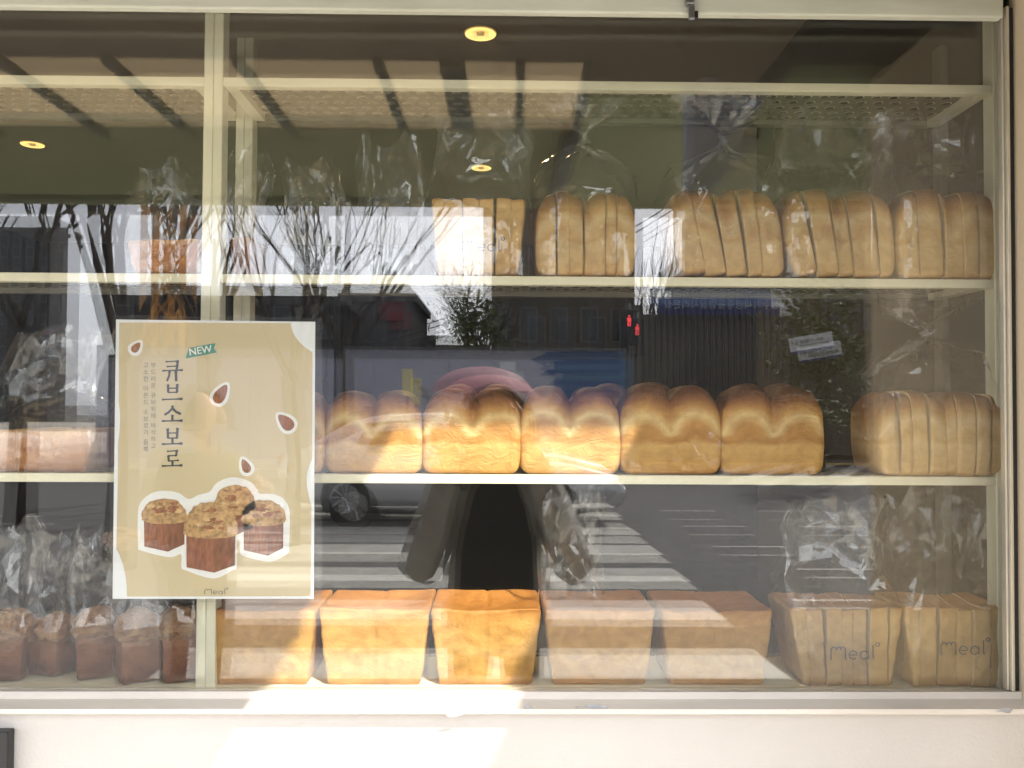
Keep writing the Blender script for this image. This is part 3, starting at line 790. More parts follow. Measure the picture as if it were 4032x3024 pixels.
# ---- cube buns with crumble tops, in bags
def bun(x0, x1, ptop, Y, rot, label, seed):
    z = SH[3]
    w = width_at(x0, x1, 2560, Y)*1.0; cx = P((x0+x1)/2, 2560, Y).x; h = P((x0+x1)/2, ptop, Y).z - z
    t = thing("crumble_cube_bun", (cx, Y+w/2, z+0.0006), label, "bun", "bagged crumble buns on the bottom shelf")
    t.rotation_euler.z = R(rot)
    v, f = rgrid(w*0.43, w*0.43, h*0.34, 0.004, 10, 2)
    rel = []; out = []
    for p in v:
        q = p*(1.0); q.x *= 0.94+0.09*p.z/(h*.68); q.y *= 0.94+0.09*p.z/(h*.68)
        q += Vector((p.x, p.y, 0))*noise.noise(q*50+Vector((seed, 0, 0)))*0.08
        out.append(q); rel.append(min(1, max(0, p.z/(h*0.68)+noise.noise(q*30)*.3)))
    link("side", attr_mesh("side", out, f, rel, [M['cube']]), None, t)
    v, f = rgrid(w*0.52, w*0.52, h*0.22, min(h*0.2, w*0.3), 16, 5)
    rel = []; out = []
    for p in v:
        q = p.copy(); 
        k_ = noise.noise(q*55+Vector((seed, 3, 0))); k2 = noise.noise(q*130+Vector((seed, 1, 9)))
        rr = math.hypot(p.x, p.y)/(w*0.52)
        q.z = p.z*(1.05-0.30*rr*rr) + h*0.60
        q += Vector((p.x, p.y, (p.z-h*0.2)*1.0)).normalized()*(k_*0.006+k2*0.004)
        out.append(q); rel.append(min(1, max(0, 0.55+0.6*k_+0.3*k2)))
    link("crumble_top", attr_mesh("crumble_top", out, f, rel, [M['soboro']], False), None, t)
    bt = P((x0+x1)/2, 2080 + (seed*37) % 60, Y).z - z
    bg = link("bag", bag_mesh(w*1.12, w*1.10, h*0.9, bt, seed+70, spread=1.15, amp=1.15, neck=0.7), None, t)
for i, (a, b, tp, Y, rot, lab) in enumerate([(-120, 70, 2440, .135, 10, "bagged crumble bun farthest from the shelf post"),
        (85, 262, 2455, .165, -20, "bagged crumble bun set back between its neighbours, second from the far end"),
        (258, 420, 2430, .15, 28, "bagged crumble bun turned on its corner in the middle of its row"),
        (418, 596, 2440, .128, 35, "bagged crumble bun turned on its corner, second from the shelf post"),
        (596, 782, 2425, .135, 22, "bagged crumble bun right beside the shelf post")]):
    bun(a, b, tp, Y, rot, lab, i+2)
# teal box and light post far behind, seen between the bags
tb = P(3560, 2150, 0.9)
tag(box("storage_box", tb.x-0.03, tb.x+0.10, 0.9, 1.05, 0.76, P(3560,2130,0.9).z, pm("teal_plastic", (0.02, 0.10, 0.085), 0.5)), "teal plastic box standing on the counter inside the shop", "box")
tag(box("shop_counter", tb.x-1.2, tb.x+0.6, 0.85, 1.4, 0.0, 0.758, M['int_wall'], bev=0.01), "low brown counter inside the dark shop", "counter")

# ================================================================== poster
PY = 0.056
cTL, cTR, cBR, cBL = (457, 1258), (1241, 1267), (1235, 2358), (443, 2358)
pTL, pTR, pBR, pBL = [P(a, b, PY) for a, b in (cTL, cTR, cBR, cBL)]
poster = thing("poster", ((pTL.x+pTR.x)/2, PY, pBL.z), "beige poster announcing new crumble cube buns, hung behind the glass", "poster")
def lay(k): return PY - 0.00035*k
def PP(cx, cy, k):
    """from crop pixels of the poster to the sheet"""
    v = P(400 + cx*880/1248.0, 1230 + cy*880/1248.0, PY)
    return (v.x, lay(k), v.z)
def poly(name, pts, mat, k, parent=poster):
    return mesh(name, [PP(a, b, k) for a, b in pts], [tuple(range(len(pts)))], mat, parent)
M['paper'] = pm("poster_paper", (0.80, 0.82, 0.86), 0.5, 0.01, 5)
M['beige'] = pm("poster_beige", (0.60, 0.50, 0.32), 0.5, 0.02, 5)
M['pwhite'] = pm("poster_white_print", (0.80, 0.80, 0.80), 0.5, 0.01, 5)
M['teal'] = pm("poster_teal", (0.06, 0.28, 0.23), 0.5, 0.02, 5)
M['ink'] = pm("poster_ink", (0.035, 0.04, 0.05), 0.6, 0.02, 5)
M['ink2'] = pm("poster_grey_ink", (0.14, 0.13, 0.11), 0.6, 0.02, 5)
M['almond'] = pm("almond_print_brown", (0.30, 0.12, 0.055), 0.6, 0.4, 220, stretch=(3, 1, 0.4))
M['bun_side'] = pm("bun_print_side", (0.26, 0.095, 0.05), 0.6, 0.35, 120, stretch=(2, 1, 0.5), detail=8)
M['bun_side2'] = pm("bun_print_face", (0.20, 0.07, 0.035), 0.6, 0.35, 120, stretch=(2, 1, 0.5), detail=8)
M['bun_top'] = pm("bun_print_crumble", (0.42, 0.25, 0.11), 0.6, 0.5, 150, detail=8)
e = 0.006
mesh("sleeve", [(pTL.x-e, PY+0.0012, pTL.z+e), (pTR.x+0.010, PY+0.0012, pTR.z+e), (pBR.x+0.012, PY+0.0012, pBR.z-e), (pBL.x-e, PY+0.0012, pBL.z-e)], [(0,1,2,3)], M['laminate'], poster)
MB().add([(p.x, PY + q, p.z) for q in (0.0, 0.0008) for p in (pTL, pTR, pBR, pBL)], [(0,3,2,1),(4,5,6,7),(0,1,5,4),(1,2,6,5),(2,3,7,6),(3,0,4,7)]).build("sheet", M['paper'], poster)
def smooth_path(pts, n=6):
    out = []
    N = len(pts)
    for i in range(N):
        p0, p1, p2, p3 = [Vector(pts[(i+k_) % N]) for k_ in (-1, 0, 1, 2)]
        for j in range(n):
            t = j/n
            q = 0.5*((2*p1) + (p2-p0)*t + (2*p0-5*p1+4*p2-p3)*t*t + (3*p1-p0-3*p2+p3)*t**3)
            out.append((q.x, q.y))
    return out
poly("background_print", [(100,57),(1055,60),(1062,95),(1078,130),(1102,163),(1135,195),(1178,222),(1176,820),(1162,850),(1150,890),(1145,925),(1147,975),(1158,1030),(1172,1085),(1168,1585),(142,1587),(141,1530),(134,1470),(120,1405),(102,1355),(83,1322),(90,1000),(92,730),(101,660),(104,610),(103,560),(96,500)], M['beige'], 1)
def teardrop(cx, cy, L, W, ang, grow=0):
    pts = []
    for i in range(26):
        t = 2*math.pi*i/26
        a = (L/2+grow)*math.cos(t); b = (W/2+grow)*math.sin(t)*(1 - 0.38*math.cos(t))
        c, s = math.cos(R(ang)), math.sin(R(ang))
        pts.append((cx + a*c - b*s, cy + a*s + b*c))
    return pts
for cx, cy, L, W, an in ((195,195,66,40,-50), (668,455,118,62,-58), (1028,612,110,66,-135), (805,857,82,46,-115)):
    w_ = poly("almond_outline", teardrop(cx, cy, L, W, an, 17), M['pwhite'], 2)
    poly("almond", teardrop(cx, cy, L, W, an), M['almond'], 3, w_)
rb = poly("ribbon", [(487,198),(637,172),(628,200),(645,224),(470,257)], M['teal'], 2)
def flat_text(body, size_px, cx, cy, k, mat, parent, rot=0.0, name="lettering", shear=0.0, bold=0.0):
    cu = bpy.data.curves.new(name, 'FONT'); cu.body = body; cu.size = 1.0; cu.align_x = 'CENTER'; cu.align_y = 'CENTER'; cu.shear = shear; cu.offset = bold
    to = bpy.data.objects.new(name, cu); C.objects.link(to)
    dg = bpy.context.evaluated_depsgraph_get()
    me = bpy.data.meshes.new_from_object(to.evaluated_get(dg))
    bpy.data.objects.remove(to)
    c, s = math.cos(rot), math.sin(rot)
    vs = [PP(cx + (v.co.x*c + v.co.y*s)*size_px, cy - (-v.co.x*s + v.co.y*c)*size_px, k) for v in me.vertices]
    fs = [tuple(p.vertices) for p in me.polygons]
    return mesh(name, vs, fs, mat, parent)
flat_text("NEW", 56, 553, 214, 3, M['pwhite'], rb, rot=-0.16, bold=0.012)
for col, x_, y0_, y1_ in (("부드러운 큐브위에 바삭하고", 290, 289, 740), ("고소한 아몬드 소보로가 듬뿍", 248, 289, 757)):
    n_ = sum(1.0 if c != ' ' else 0.42 for c in col) - 1
    y_ = y0_
    st = (y1_-y0_)/n_
    for ch in col:
        if ch == ' ': y_ += st*0.42; continue
        flat_text(ch, 33, x_, y_+8, 2, M['ink2'], poster); y_ += st
# large brush-serif syllables, stroke by stroke (x right, y down, in poster crop pixels)
BIG = {
 '큐': ([[(358,276),(432,272)],[(425,270),(424,300),(416,338)],[(364,303),(424,300)],[(340,326),(455,322)],[(381,326),(378,355),(366,384)],[(416,326),(418,385)]], [8,13,8,8,11,14]),
 '브': ([[(372,402),(373,448)],[(424,400),(422,448)],[(373,424),(423,423)],[(373,447),(423,446)],[(338,487),(453,483)]], [13,13,8,8,9]),
 '소': ([[(398,520),(396,536),(376,558),(352,572)],[(396,536),(418,556),(444,568)],[(396,572),(396,603)],[(337,607),(453,604)]], [12,13,13,9]),
 '보': ([[(370,648),(372,704)],[(425,645),(422,704)],[(372,674),(423,673)],[(372,702),(423,701)],[(397,704),(397,732)],[(337,736),(453,732)]], [13,13,8,8,12,9]),
 '로': ([[(366,776),(428,772)],[(420,772),(418,800)],[(370,801),(420,799)],[(374,801),(376,832)],[(374,830),(432,826)],[(397,832),(397,854)],[(337,858),(453,854)]], [8,12,8,12,8,12,9]),
}
for ch, (ss, ws) in BIG.items():
    vv, ff = [], []
    for s, w in zip(ss, ws):
        s2 = []
        for a, b in zip(s[:-1], s[1:]):
            for j in range(4): s2.append((a[0]+(b[0]-a[0])*j/4, a[1]+(b[1]-a[1])*j/4))
        s2.append(s[-1])
        m_ = len(s2)
        horiz = abs(s[-1][0]-s[0][0]) > abs(s[-1][1]-s[0][1])*1.5
        wl = []
        for j in range(m_):
            t = j/(m_-1)
            wl.append(w*((0.85+0.9*smoothstep(0.78, 1, t)+0.4*smoothstep(0.12, 0, t)) if horiz else (1.35-0.35*smoothstep(0, .3, t)+0.05*t)))
        Lp, Rp = stroke_poly(s2, wl)
        kk = 2 + 0.12*len(ff)/8
        b = len(vv)
        for a, c in zip(Lp, Rp): vv += [PP(a.x, a.y, kk), PP(c.x, c.y, kk)]
        for j in range(m_-1): ff.append((b+2*j, b+2*j+1, b+2*j+3, b+2*j+2))
    mesh("lettering", vv, ff, M['ink'], poster)
# picture of four crumble buns with a white cut-out line
poly("cutout_print", smooth_path([(205,1110),(232,1045),(290,1005),(360,996),(430,1008),(488,1042),(540,1020),(605,1000),(640,955),(700,925),(760,922),(830,945),(868,985),(885,1012),(950,1012),(1010,1035),(1045,1085),(1052,1160),(1048,1310),(1035,1350),(940,1392),(800,1362),(775,1340),(770,1275),(757,1280),(756,1420),(730,1440),(625,1486),(470,1440),(446,1420),(444,1350),(380,1368),(225,1330),(205,1300)], 4), M['pwhite'], 2)
def bun_print(cx, ytop, w, ysplit, ybot, xs_, k, side=True):
    x0, x1 = cx-w/2, cx+w/2
    if side:
        poly("bun_print", [(x0+6,ysplit-20),(xs_,ysplit+8),(xs_,ybot),(x0+8,ybot-30)], M['bun_side'], k)
        poly("bun_print", [(xs_,ysplit+8),(x1-6,ysplit-22),(x1-8,ybot-42),(xs_,ybot)], M['bun_side2'], k)
    r_ = random.Random(int(cx))
    pts = []
    N = 44
    for i in range(N):
        t = math.pi*2*i/N
        c, s = math.cos(t), math.sin(t)
        yy = ysplit - 12 + (s*34 if s > 0 else s*(ysplit-12-ytop))
        xx = cx + math.copysign(abs(c)**0.8, c)*w*0.53
        j = 1+0.035*r_.uniform(-1, 1)
        pts.append((cx+(xx-cx)*j, ysplit-12+(yy-ysplit+12)*j))
    tp = poly("crumble_print", pts, M['bun_top'], k+1)
    for i in range(16):
        a, rr = r_.uniform(0, 6.28), r_.uniform(0.1, 0.85)
        px_, py_ = cx+math.cos(a)*rr*w*0.45, (ytop+ysplit)/2 + math.sin(a)*rr*(ysplit-ytop)*0.42
        s_ = r_.uniform(9, 22)
        poly("crumb_print", [(px_+s_*math.cos(2*math.pi*q/7)*r_.uniform(.7,1.3)*1.3, py_+s_*.6*math.sin(2*math.pi*q/7)*r_.uniform(.7,1.3)) for q in range(7)], M['bun_side'] if i % 3 == 0 else M['almond'] if i % 3 == 1 else M['bcrumb'], k+1.3+0.1*i, tp)
M['bcrumb'] = pm("bun_print_light_crumb", (0.55, 0.36, 0.18), 0.6, 0.3, 150)
bun_print(745, 965, 225, 1110, 1240, 760, 3)
bun_print(352, 1040, 240, 1160, 1336, 372, 3)
bun_print(905, 1048, 235, 1170, 1358, 930, 3)
bun_print(612, 1060, 285, 1240, 1452, 632, 6)
v, f = flat_strokes(LOGO, 0.085, lambda a, b: PP(577 + a*48, 1573 - b*32, 2))
mesh("lettering", v, f, M['ink2'], poster)
# strips of clear tape above the sheet
for a, b, c_ in ((1075, 20, 0.5), (1165, 5, -0.2)):
    poly("tape", [(a,b-40),(a+45,b-55),(a+60,b-15),(a+15,b+30)], M['laminate'], 3)
# ================================================================== the street that the glass mirrors
M['b_beige'] = pm("beige_render", (0.085, 0.072, 0.055), 0.9, 0.08, 1.2, dirt=0.2)
M['b_grey'] = pm("grey_panel", (0.11, 0.11, 0.115), 0.8, 0.06, 0.8, dirt=0.15)
M['b_dark'] = pm("dark_cladding", (0.03, 0.031, 0.034), 0.6, 0.1, 0.7)
M['b_blue'] = pm("blue_curtain_wall", (0.022, 0.034, 0.055), 0.7, 0.1, 0.4)
M['b_glass'] = pm("dark_window_glass", (0.02, 0.025, 0.03), 0.1, 0.1, 2)
M['b_roof'] = pm("roof_felt", (0.12, 0.12, 0.12), 0.9, 0.1, 2)
M['b_frame'] = pm("pale_window_frame", (0.13, 0.13, 0.13), 0.5, 0.1, 5)
M['corr'] = pm("corrugated_steel", (0.11, 0.095, 0.075), 0.6, 0.08, 1.0, stretch=(1, 1, 0.1))
M['hoard'] = pm("hoarding_white", (0.33, 0.33, 0.39), 0.5, 0.03, 0.7)
M['hblue'] = pm("hoarding_blue", (0.03, 0.08, 0.20), 0.5, 0.05, 2)
M['hblue2'] = pm("hoarding_light_blue", (0.07, 0.15, 0.24), 0.5, 0.05, 2)
M['navy'] = pm("banner_navy", (0.035, 0.05, 0.19), 0.6, 0.05, 3)
M['banner'] = pm("banner_white", (0.72, 0.72, 0.72), 0.6, 0.02, 3)
M['red_sign'] = pm("red_sign", (0.16, 0.02, 0.03), 0.5, 0.05, 3)
M['yel'] = pm("yellow_board", (0.72, 0.62, 0.22), 0.6, 0.03, 3)
M['bark'] = pm("bark", (0.045, 0.036, 0.030), 0.95, 0.3, 9, 0.5, stretch=(3, 3, 0.6))
M['pole'] = pm("dark_pole", (0.05, 0.05, 0.05), 0.4, 0.1, 10)
M['orange'] = pm("orange_mast_paint", (0.50, 0.24, 0.06), 0.6, 0.1, 3)
M['leaf'] = pm("evergreen_leaf", (0.075, 0.085, 0.025), 0.7, 0.3, 3)

def building(name, px0, px1, ptop, dist, label, wall, depth=10, floors=4, cols=4, pz=0.0, zbot=-0.01, glassy=False, hw=None):
    a, b = M_(px0, ptop, dist), M_(px1, ptop, dist)
    x0, x1, h, yf = a.x, b.x, max(a.z, b.z), a.y
    t = thing(name, ((x0+x1)/2, yf-depth/2, zbot), label, "building")
    box("wall", x0, x1, yf-depth, yf, zbot, h, wall, t)
    box("roof", x0-0.15, x1+0.15, yf-depth-0.15, yf+0.12, h+0.001, h+0.28, M['b_roof'], t)
    fh = (h-zbot)/floors; cwid = (x1-x0)/cols
    for i in range(floors):
        for j in range(cols):
            if not glassy and i == 0 and j % 2: continue
            m = 0.06 if glassy else 0.2
            wx0, wx1 = x0+cwid*(j+m), x0+cwid*(j+1-m)
            wz0, wz1 = zbot+fh*(i+(0.12 if glassy else 0.34)), zbot+fh*(i+(0.92 if glassy else 0.8))
            w = box("window", wx0, wx1, yf+0.002, yf+0.05, wz0, wz1, M['b_frame'] if not glassy else M['b_blue'], t)
            box("window_glass", wx0+0.06, wx1-0.06, yf+0.051, yf+0.056, wz0+0.06, wz1-0.06, M['b_glass'], w)
    return t
building("grey_tower", -60, 200, 868, 62, "tall grey office block far along the street", M['b_dark'], 2.5, 9, 5)
building("grey_tower", 175, 215, 915, 66, "slim grey stair tower beside the far office block", M['b_grey'], 2, 9, 2)
building("dark_shop_row", 430, 1300, 1165, 26, "long low dark building behind the bare trees", M['b_dark'], 10, 3, 7)
building("cafe_block", 1310, 1592, 1150, 29, "low grey block with a red sign on its corner", M['b_grey'], 9, 2, 3)
s_ = M_(1500, 1190, 28.7); e_ = M_(1588, 1262, 28.7)
tag(box("red_sign_board", s_.x, e_.x, s_.y, s_.y+0.12, e_.z, s_.z, M['red_sign']), "dark red sign board on the corner of the low grey block", "sign")
building("green_roof_shed", 1600, 1880, 1345, 40, "low shed with a flat roof behind the white hoarding", M['b_dark'], 8, 1, 3)
building("beige_block", 1905, 2500, 560, 31, "plain beige block with sharp corner beside the narrow gap of sky", M['b_beige'], 14, 4, 5)
building("warehouse", 2685, 3700, 1060, 25, "brown warehouse behind the corrugated gate", M['b_beige'], 3, 2, 6)
building("glass_tower", 2705, 3420, -1100, 75, "tall blue glass tower above the warehouse roof", M['b_blue'], 6, 18, 9, glassy=True)

# corrugated gate: ribs are parts
gz0 = -0.01
ga, gb = M_(2480, 1200, 23.5), M_(3100, 1200, 23.5)
gate = thing("corrugated_gate", ((ga.x+gb.x)/2, ga.y, gz0), "tall corrugated steel gate under the blue banner", "gate")
box("gate_sheet", ga.x, gb.x, ga.y-0.06, ga.y, gz0, ga.z, M['corr'], gate)
nr = 26
for i in range(nr):
    x = ga.x + (gb.x-ga.x)*(i+0.5)/nr
    w = (gb.x-ga.x)/nr*0.55
    box("rib", x-w/2, x+w/2, ga.y+0.001, ga.y+0.09, gz0, ga.z-0.02, M['corr'], gate)
# hoarding along the far pavement, panel by panel
ha, hb = M_(380, 1400, 22.0), M_(2480, 1382, 22.0)
hoard = thing("site_hoarding", ((ha.x+hb.x)/2, ha.y, -0.01), "white site hoarding with blue printed panels across the road", "fence")
np_ = 14
for i in range(np_):
    x0 = ha.x + (hb.x-ha.x)*i/np_; x1 = ha.x + (hb.x-ha.x)*(i+1)/np_
    box("panel", x0+0.006, x1-0.006, ha.y-0.04, ha.y+0.008*(i % 2), -0.01, hb.z, M['hoard'] if i < 12 else M['hblue2'], hoard)
    box("post", x0-0.03, x0+0.03, ha.y-0.12, ha.y-0.045, -0.01, hb.z+0.04, M['steel'], hoard)
box("coping", ha.x, hb.x, ha.y-0.06, ha.y+0.03, hb.z+0.002, hb.z+0.07, M['b_roof'], hoard)
yf = ha.y + 0.012
def hpoly(name, pts, mat, k=1):
    mesh(name, [(M_(a, b, 22.0).x, yf + 0.006*k, M_(a, b, 22.0).z) for a, b in pts], [tuple(reversed(range(len(pts))))], mat, hoard)
hpoly("print", [(2150,1432),(2440,1432),(2440,1385),(2150,1385)], M['hblue'], 1)
hpoly("print", [(2090,1415),(2150,1445),(2150,1392)], M['hblue'], 2)
hpoly("print", [(2120,1480),(2440,1480),(2440,1455),(2160,1455)], M['hblue'], 1)
hpoly("print", [(2150,1600),(2440,1600),(2440,1500),(2200,1500)], M['hblue'], 1)
hpoly("print", [(1968,1460),(2030,1460),(2030,1425),(1968,1425)], M['banner'], 1)
for i in range(9):
    hpoly("print", [(1762,1448+i*17),(1768,1448+i*17),(1768,1441+i*17),(1762,1441+i*17)], M['ink'], 1)
for cx, cy in ((1640, 1505), (1658, 1530), (1672, 1560), (1720, 1560)):
    hpoly("print", [(cx+14*math.cos(a*0.785), cy-9*math.sin(a*0.785)) for a in range(8)], M['ink2'], 2)
def text3(name, body, size, org, mat, parent, ux=(1,0,0), uz=(0,0,1)):
    cu = bpy.data.curves.new(name, 'FONT'); cu.body = body; cu.size = size; cu.align_x = 'CENTER'; cu.align_y = 'CENTER'
    to = bpy.data.objects.new(name, cu); C.objects.link(to)
    me = bpy.data.meshes.new_from_object(to.evaluated_get(bpy.context.evaluated_depsgraph_get()))
    bpy.data.objects.remove(to)
    U, Z, O = Vector(ux), Vector(uz), Vector(org)
    return mesh(name, [O + U*v.co.x + Z*v.co.y for v in me.vertices], [tuple(p.vertices) for p in me.polygons], mat, parent)
# banners face the shop (their right is -x), so the glass shows them mirrored
ba, bb = M_(2560, 1135, 23.0), M_(3115, 1205, 23.0)
bl = thing("blue_banner", ((ba.x+bb.x)/2, ba.y, bb.z), "long blue and white street banner above the corrugated gate", "banner")
box("cloth", ba.x, bb.x, ba.y-0.012, ba.y, bb.z, ba.z, M['navy'], bl)
box("cloth", ba.x, ba.x+(bb.x-ba.x)*0.86, ba.y+0.001, ba.y+0.004, bb.z+(ba.z-bb.z)*0.55, ba.z, M['hblue2'], bl)
text3("lettering", "성수기세영중동영상사리운상", 0.27, ((ba.x+bb.x)/2-0.2, ba.y+0.008, bb.z+(ba.z-bb.z)*0.58), M['banner'], bl, (-1,0,0))
box("cloth", bb.x-0.55, bb.x, ba.y+0.001, ba.y+0.005, bb.z-0.05, ba.z, M['banner'], bl)
wa, wb = M_(3130, 1318, 17.0), M_(3262, 1382, 17.0)
wbn = thing("white_banner", ((wa.x+wb.x)/2, wa.y, wb.z), "tilted white notice banner with small dark text and a navy foot", "banner")
th_ = R(10); U = Vector((-math.cos(th_), 0, -math.sin(th_))); Zv = Vector((math.sin(-th_), 0, math.cos(th_))); O = (wa+wb)/2
W2, H2 = (wb.x-wa.x)*0.66, (wa.z-wb.z)*0.50
def wq(u0, u1, z0, z1, k, m, nm="cloth"):
    mesh(nm, [O + U*u + Zv*z + Vector((0, 0.006*k, 0)) for u, z in ((u0,z0),(u1,z0),(u1,z1),(u0,z1))], [(0,1,2,3)], m, wbn)
wq(-W2, W2, -H2, H2, 0, M['banner']); wq(-W2, W2, -H2, -H2*0.72, 1, M['navy'])
text3("lettering", "성수1가 제2동 공공", H2*0.52, O + Zv*H2*0.28 + Vector((0, 0.012, 0)) + U*0.08, M['ink'], wbn, U, Zv)
for r_ in range(3): wq(-W2*0.8, W2*0.55, -H2*(0.14+0.16*r_), -H2*(0.08+0.16*r_), 2, M['ink2'], "text_line")
# pedestrian signal with a red figure
ps = M_(2478, 1262, 18.0)
sig = thing("pedestrian_signal", (ps.x, ps.y-0.1, -0.01), "pedestrian signal on a dark pole showing a red figure", "traffic light")
MB().tube([(ps.x, ps.y-0.2, -0.01), (ps.x, ps.y-0.2, ps.z+0.4)], 0.06, 10).build("pole", M['pole'], sig, True)
MB().box(ps.x-0.19, ps.x+0.19, ps.y-0.13, ps.y, ps.z-0.55, ps.z+0.25, 0.02).build("housing", M['black'], sig)
M['redman'] = pm("red_lamp", (0.6, 0.05, 0.05), 0.5, 0, 5, emit=(1.0, 0.06, 0.07), es=3.2)
mb = MB(); yy = ps.y+0.004
q = lambda pts: mb.add([(ps.x+a*0.11, yy, ps.z+b*0.11) for a, b in pts], [tuple(range(len(pts)))])
q([(0.22*math.cos(a*.7854), 0.9+0.22*math.sin(a*.7854)) for a in range(8)])
q([(-0.38,0.62),(-0.38,-0.1),(0.38,-0.1),(0.38,0.62)][::-1]); q([(-0.30,-0.12),(-0.34,-1.1),(-0.06,-1.1),(-0.04,-0.12)]); q([(0.04,-0.12),(0.06,-1.1),(0.34,-1.1),(0.30,-0.12)])
mb.build("red_figure", M['redman'], sig)
# sign pole by the crossing, yellow notice board
p_ = M_(1322, 1800, 13.0)
pol = thing("sign_pole", (p_.x, p_.y, -0.15), "straight dark street pole between the two bare trees", "pole")
MB().tube([(p_.x, p_.y, -0.15), (p_.x, p_.y, 7.5)], [0.055, 0.045], 10).build("shaft", M['pole'], pol, True)
MB().box(p_.x-0.09, p_.x+0.09, p_.y-0.08, p_.y+0.08, -0.15, -0.05, 0.01).build("foot", M['pole'], pol)
y1_ = M_(1604, 1500, 14.0)
nb = thing("notice_board", (y1_.x, y1_.y, -0.15), "narrow yellow notice board on a thin post", "sign")
box("board", y1_.x-0.09, y1_.x+0.09, y1_.y, y1_.y+0.02, y1_.z-0.25, y1_.z+0.2, M['yel'], nb)
MB().tube([(y1_.x, y1_.y-0.02, -0.15), (y1_.x, y1_.y-0.02, y1_.z+0.1)], 0.02, 8).build("post", M['pole'], nb)
# overhead wires at the gap
wr = thing("overhead_wires", (M_(2580, 900, 20).x, M_(2580, 900, 20).y, M_(2580, 900, 20).z), "two dark overhead wires crossing the gap of sky", "wire")
for k_ in range(2):
    a, b = M_(1500, 1330+20*k_, 24), M_(2900, 640+26*k_, 18)
    pts = [a + (b-a)*(i/10) - Vector((0, 0, 0.5*math.sin(math.pi*i/10))) for i in range(11)]
    MB().tube(pts, 0.014, 5).build("wire", M['black'], wr)

# ---- bare trees
def limb(mb, rg, p, d, L, r, depth, spread, up, fine=0.004):
    segs = 4 if depth > 1 else 3
    pts, rads = [p.copy()], [r]
    q = p.copy(); dd = d.copy()
    for i in range(segs):
        dd = (dd + Vector((rg.gauss(0, .10), rg.gauss(0, .10), rg.gauss(0, .05) + up*0.06))).normalized()
        q = q + dd*(L/segs); pts.append(q.copy()); rads.append(max(fine, r*(1-0.45*(i+1)/segs)))
    mb.tube(pts, rads, 6 if r > 0.03 else 4 if r > 0.012 else 3, cap=False)
    if depth <= 0: return
    nb_ = rg.randint(2, 3)
    for k_ in range(nb_):
        t = 0.35 + 0.65*(k_+0.6*rg.random())/nb_
        i = min(segs-1, int(t*segs)); pp = pts[i].lerp(pts[i+1], t*segs-i)
        ax = Vector((rg.gauss(0, 1), rg.gauss(0, 1), rg.gauss(0, 0.4))).normalized()
        nd = (dd + ax*spread + Vector((0, 0, up*0.25))).normalized()
        limb(mb, rg, pp, nd, L*rg.uniform(0.5, 0.78), max(fine, r*rg.uniform(0.42, 0.58)), depth-1, spread, up, fine)
def bare_tree(px, dist, h0, stems, r0, label, seed, L=2.2, spread=0.55, up=0.6, depth=4, tilt=0.35, pyb=None):
    rg = random.Random(seed)
    b = M_(px, 1592, dist); b.z = -0.15
    t = thing("bare_tree", b, label, "tree", "bare street trees")
    mb = MB()
    mb.tube([b, b+Vector((0.03, 0, h0*0.5)), b+Vector((rg.gauss(0, .05), 0, h0))], [r0*1.35, r0*1.05, r0], 10)
    mb.build("trunk", M['bark'], t, True)
    mb = MB()
    for k_ in range(stems):
        a = 2*math.pi*(k_+rg.random()*0.5)/stems
        d = Vector((math.cos(a)*tilt, math.sin(a)*tilt, 1)).normalized()
        limb(mb, rg, b+Vector((math.cos(a)*r0*.4, math.sin(a)*r0*.4, h0-0.03)), d, L, r0*0.55, depth, spread, up)
    mb.build("crown", M['bark'], t)
bare_tree(455, 8.5, 2.0, 5, 0.085, "bare multi-stemmed tree with thick steep limbs near the poster's corner", 3, L=1.9, tilt=0.30, spread=0.40, depth=3)
bare_tree(1150, 9.5, 1.9, 4, 0.075, "bare street tree fanning out behind the shelf post", 5, L=1.7, tilt=0.45, spread=0.42, depth=3)
bare_tree(1330, 14.5, 2.6, 4, 0.10, "bare tree leaning beside the straight street pole", 8, L=2.0, tilt=0.5, spread=0.4, depth=3)
bare_tree(60, 11, 2.6, 4, 0.10, "bare tree in front of the far office block", 12, L=2.1, tilt=0.5, spread=0.6, depth=3)
bare_tree(1880, 26, 2.6, 7, 0.13, "dense twiggy bare tree beside the beige block", 14, L=1.9, tilt=0.45, spread=0.5, depth=4)
bare_tree(2545, 27, 2.6, 7, 0.12, "dense twiggy bare tree in the gap between two blocks", 17, L=2.6, tilt=0.25, spread=0.45, depth=3)
bare_tree(800, 15, 2.4, 4, 0.10, "thin bare tree among the crane's legs", 19, L=2.2, tilt=0.35, spread=0.4, depth=3)
# evergreen behind the banner and by the gap
def leafy(px, py, dist, rx, rz, n, label, seed):
    rg = random.Random(seed)
    c = M_(px, py, dist); b = Vector((c.x, c.y, -0.01))
    t = thing("evergreen_tree", b, label, "tree", "evergreen trees across the road")
    MB().tube([b, Vector((c.x, c.y, c.z))], [0.12, 0.06], 7).build("trunk", M['bark'], t, True)
    mb = MB()
    for i in range(n):
        v = Vector((rg.gauss(0, .42), rg.gauss(0, .42), rg.gauss(0, .45)))
        p = c + Vector((v.x*rx, v.y*rx, v.z*rz))
        if noise.noise(p*1.3) < -0.12: continue
        a = Vector((rg.gauss(0,1), rg.gauss(0,1), rg.gauss(0,.6))).normalized()*0.11; u = Vector((rg.gauss(0,1), rg.gauss(0,1), rg.gauss(0,1))).normalized()*0.06
        mb.add([p-a, p+u, p+a, p-u], [(0, 1, 2, 3)])
    mb.build("crown", M['leaf'], t)
leafy(3230, 1370, 18.5, 1.2, 2.2, 2600, "yellowish evergreen behind the tilted white banner", 4)
leafy(1850, 1330, 24, 1.1, 1.6, 2200, "dark evergreen in front of the low shed", 6)
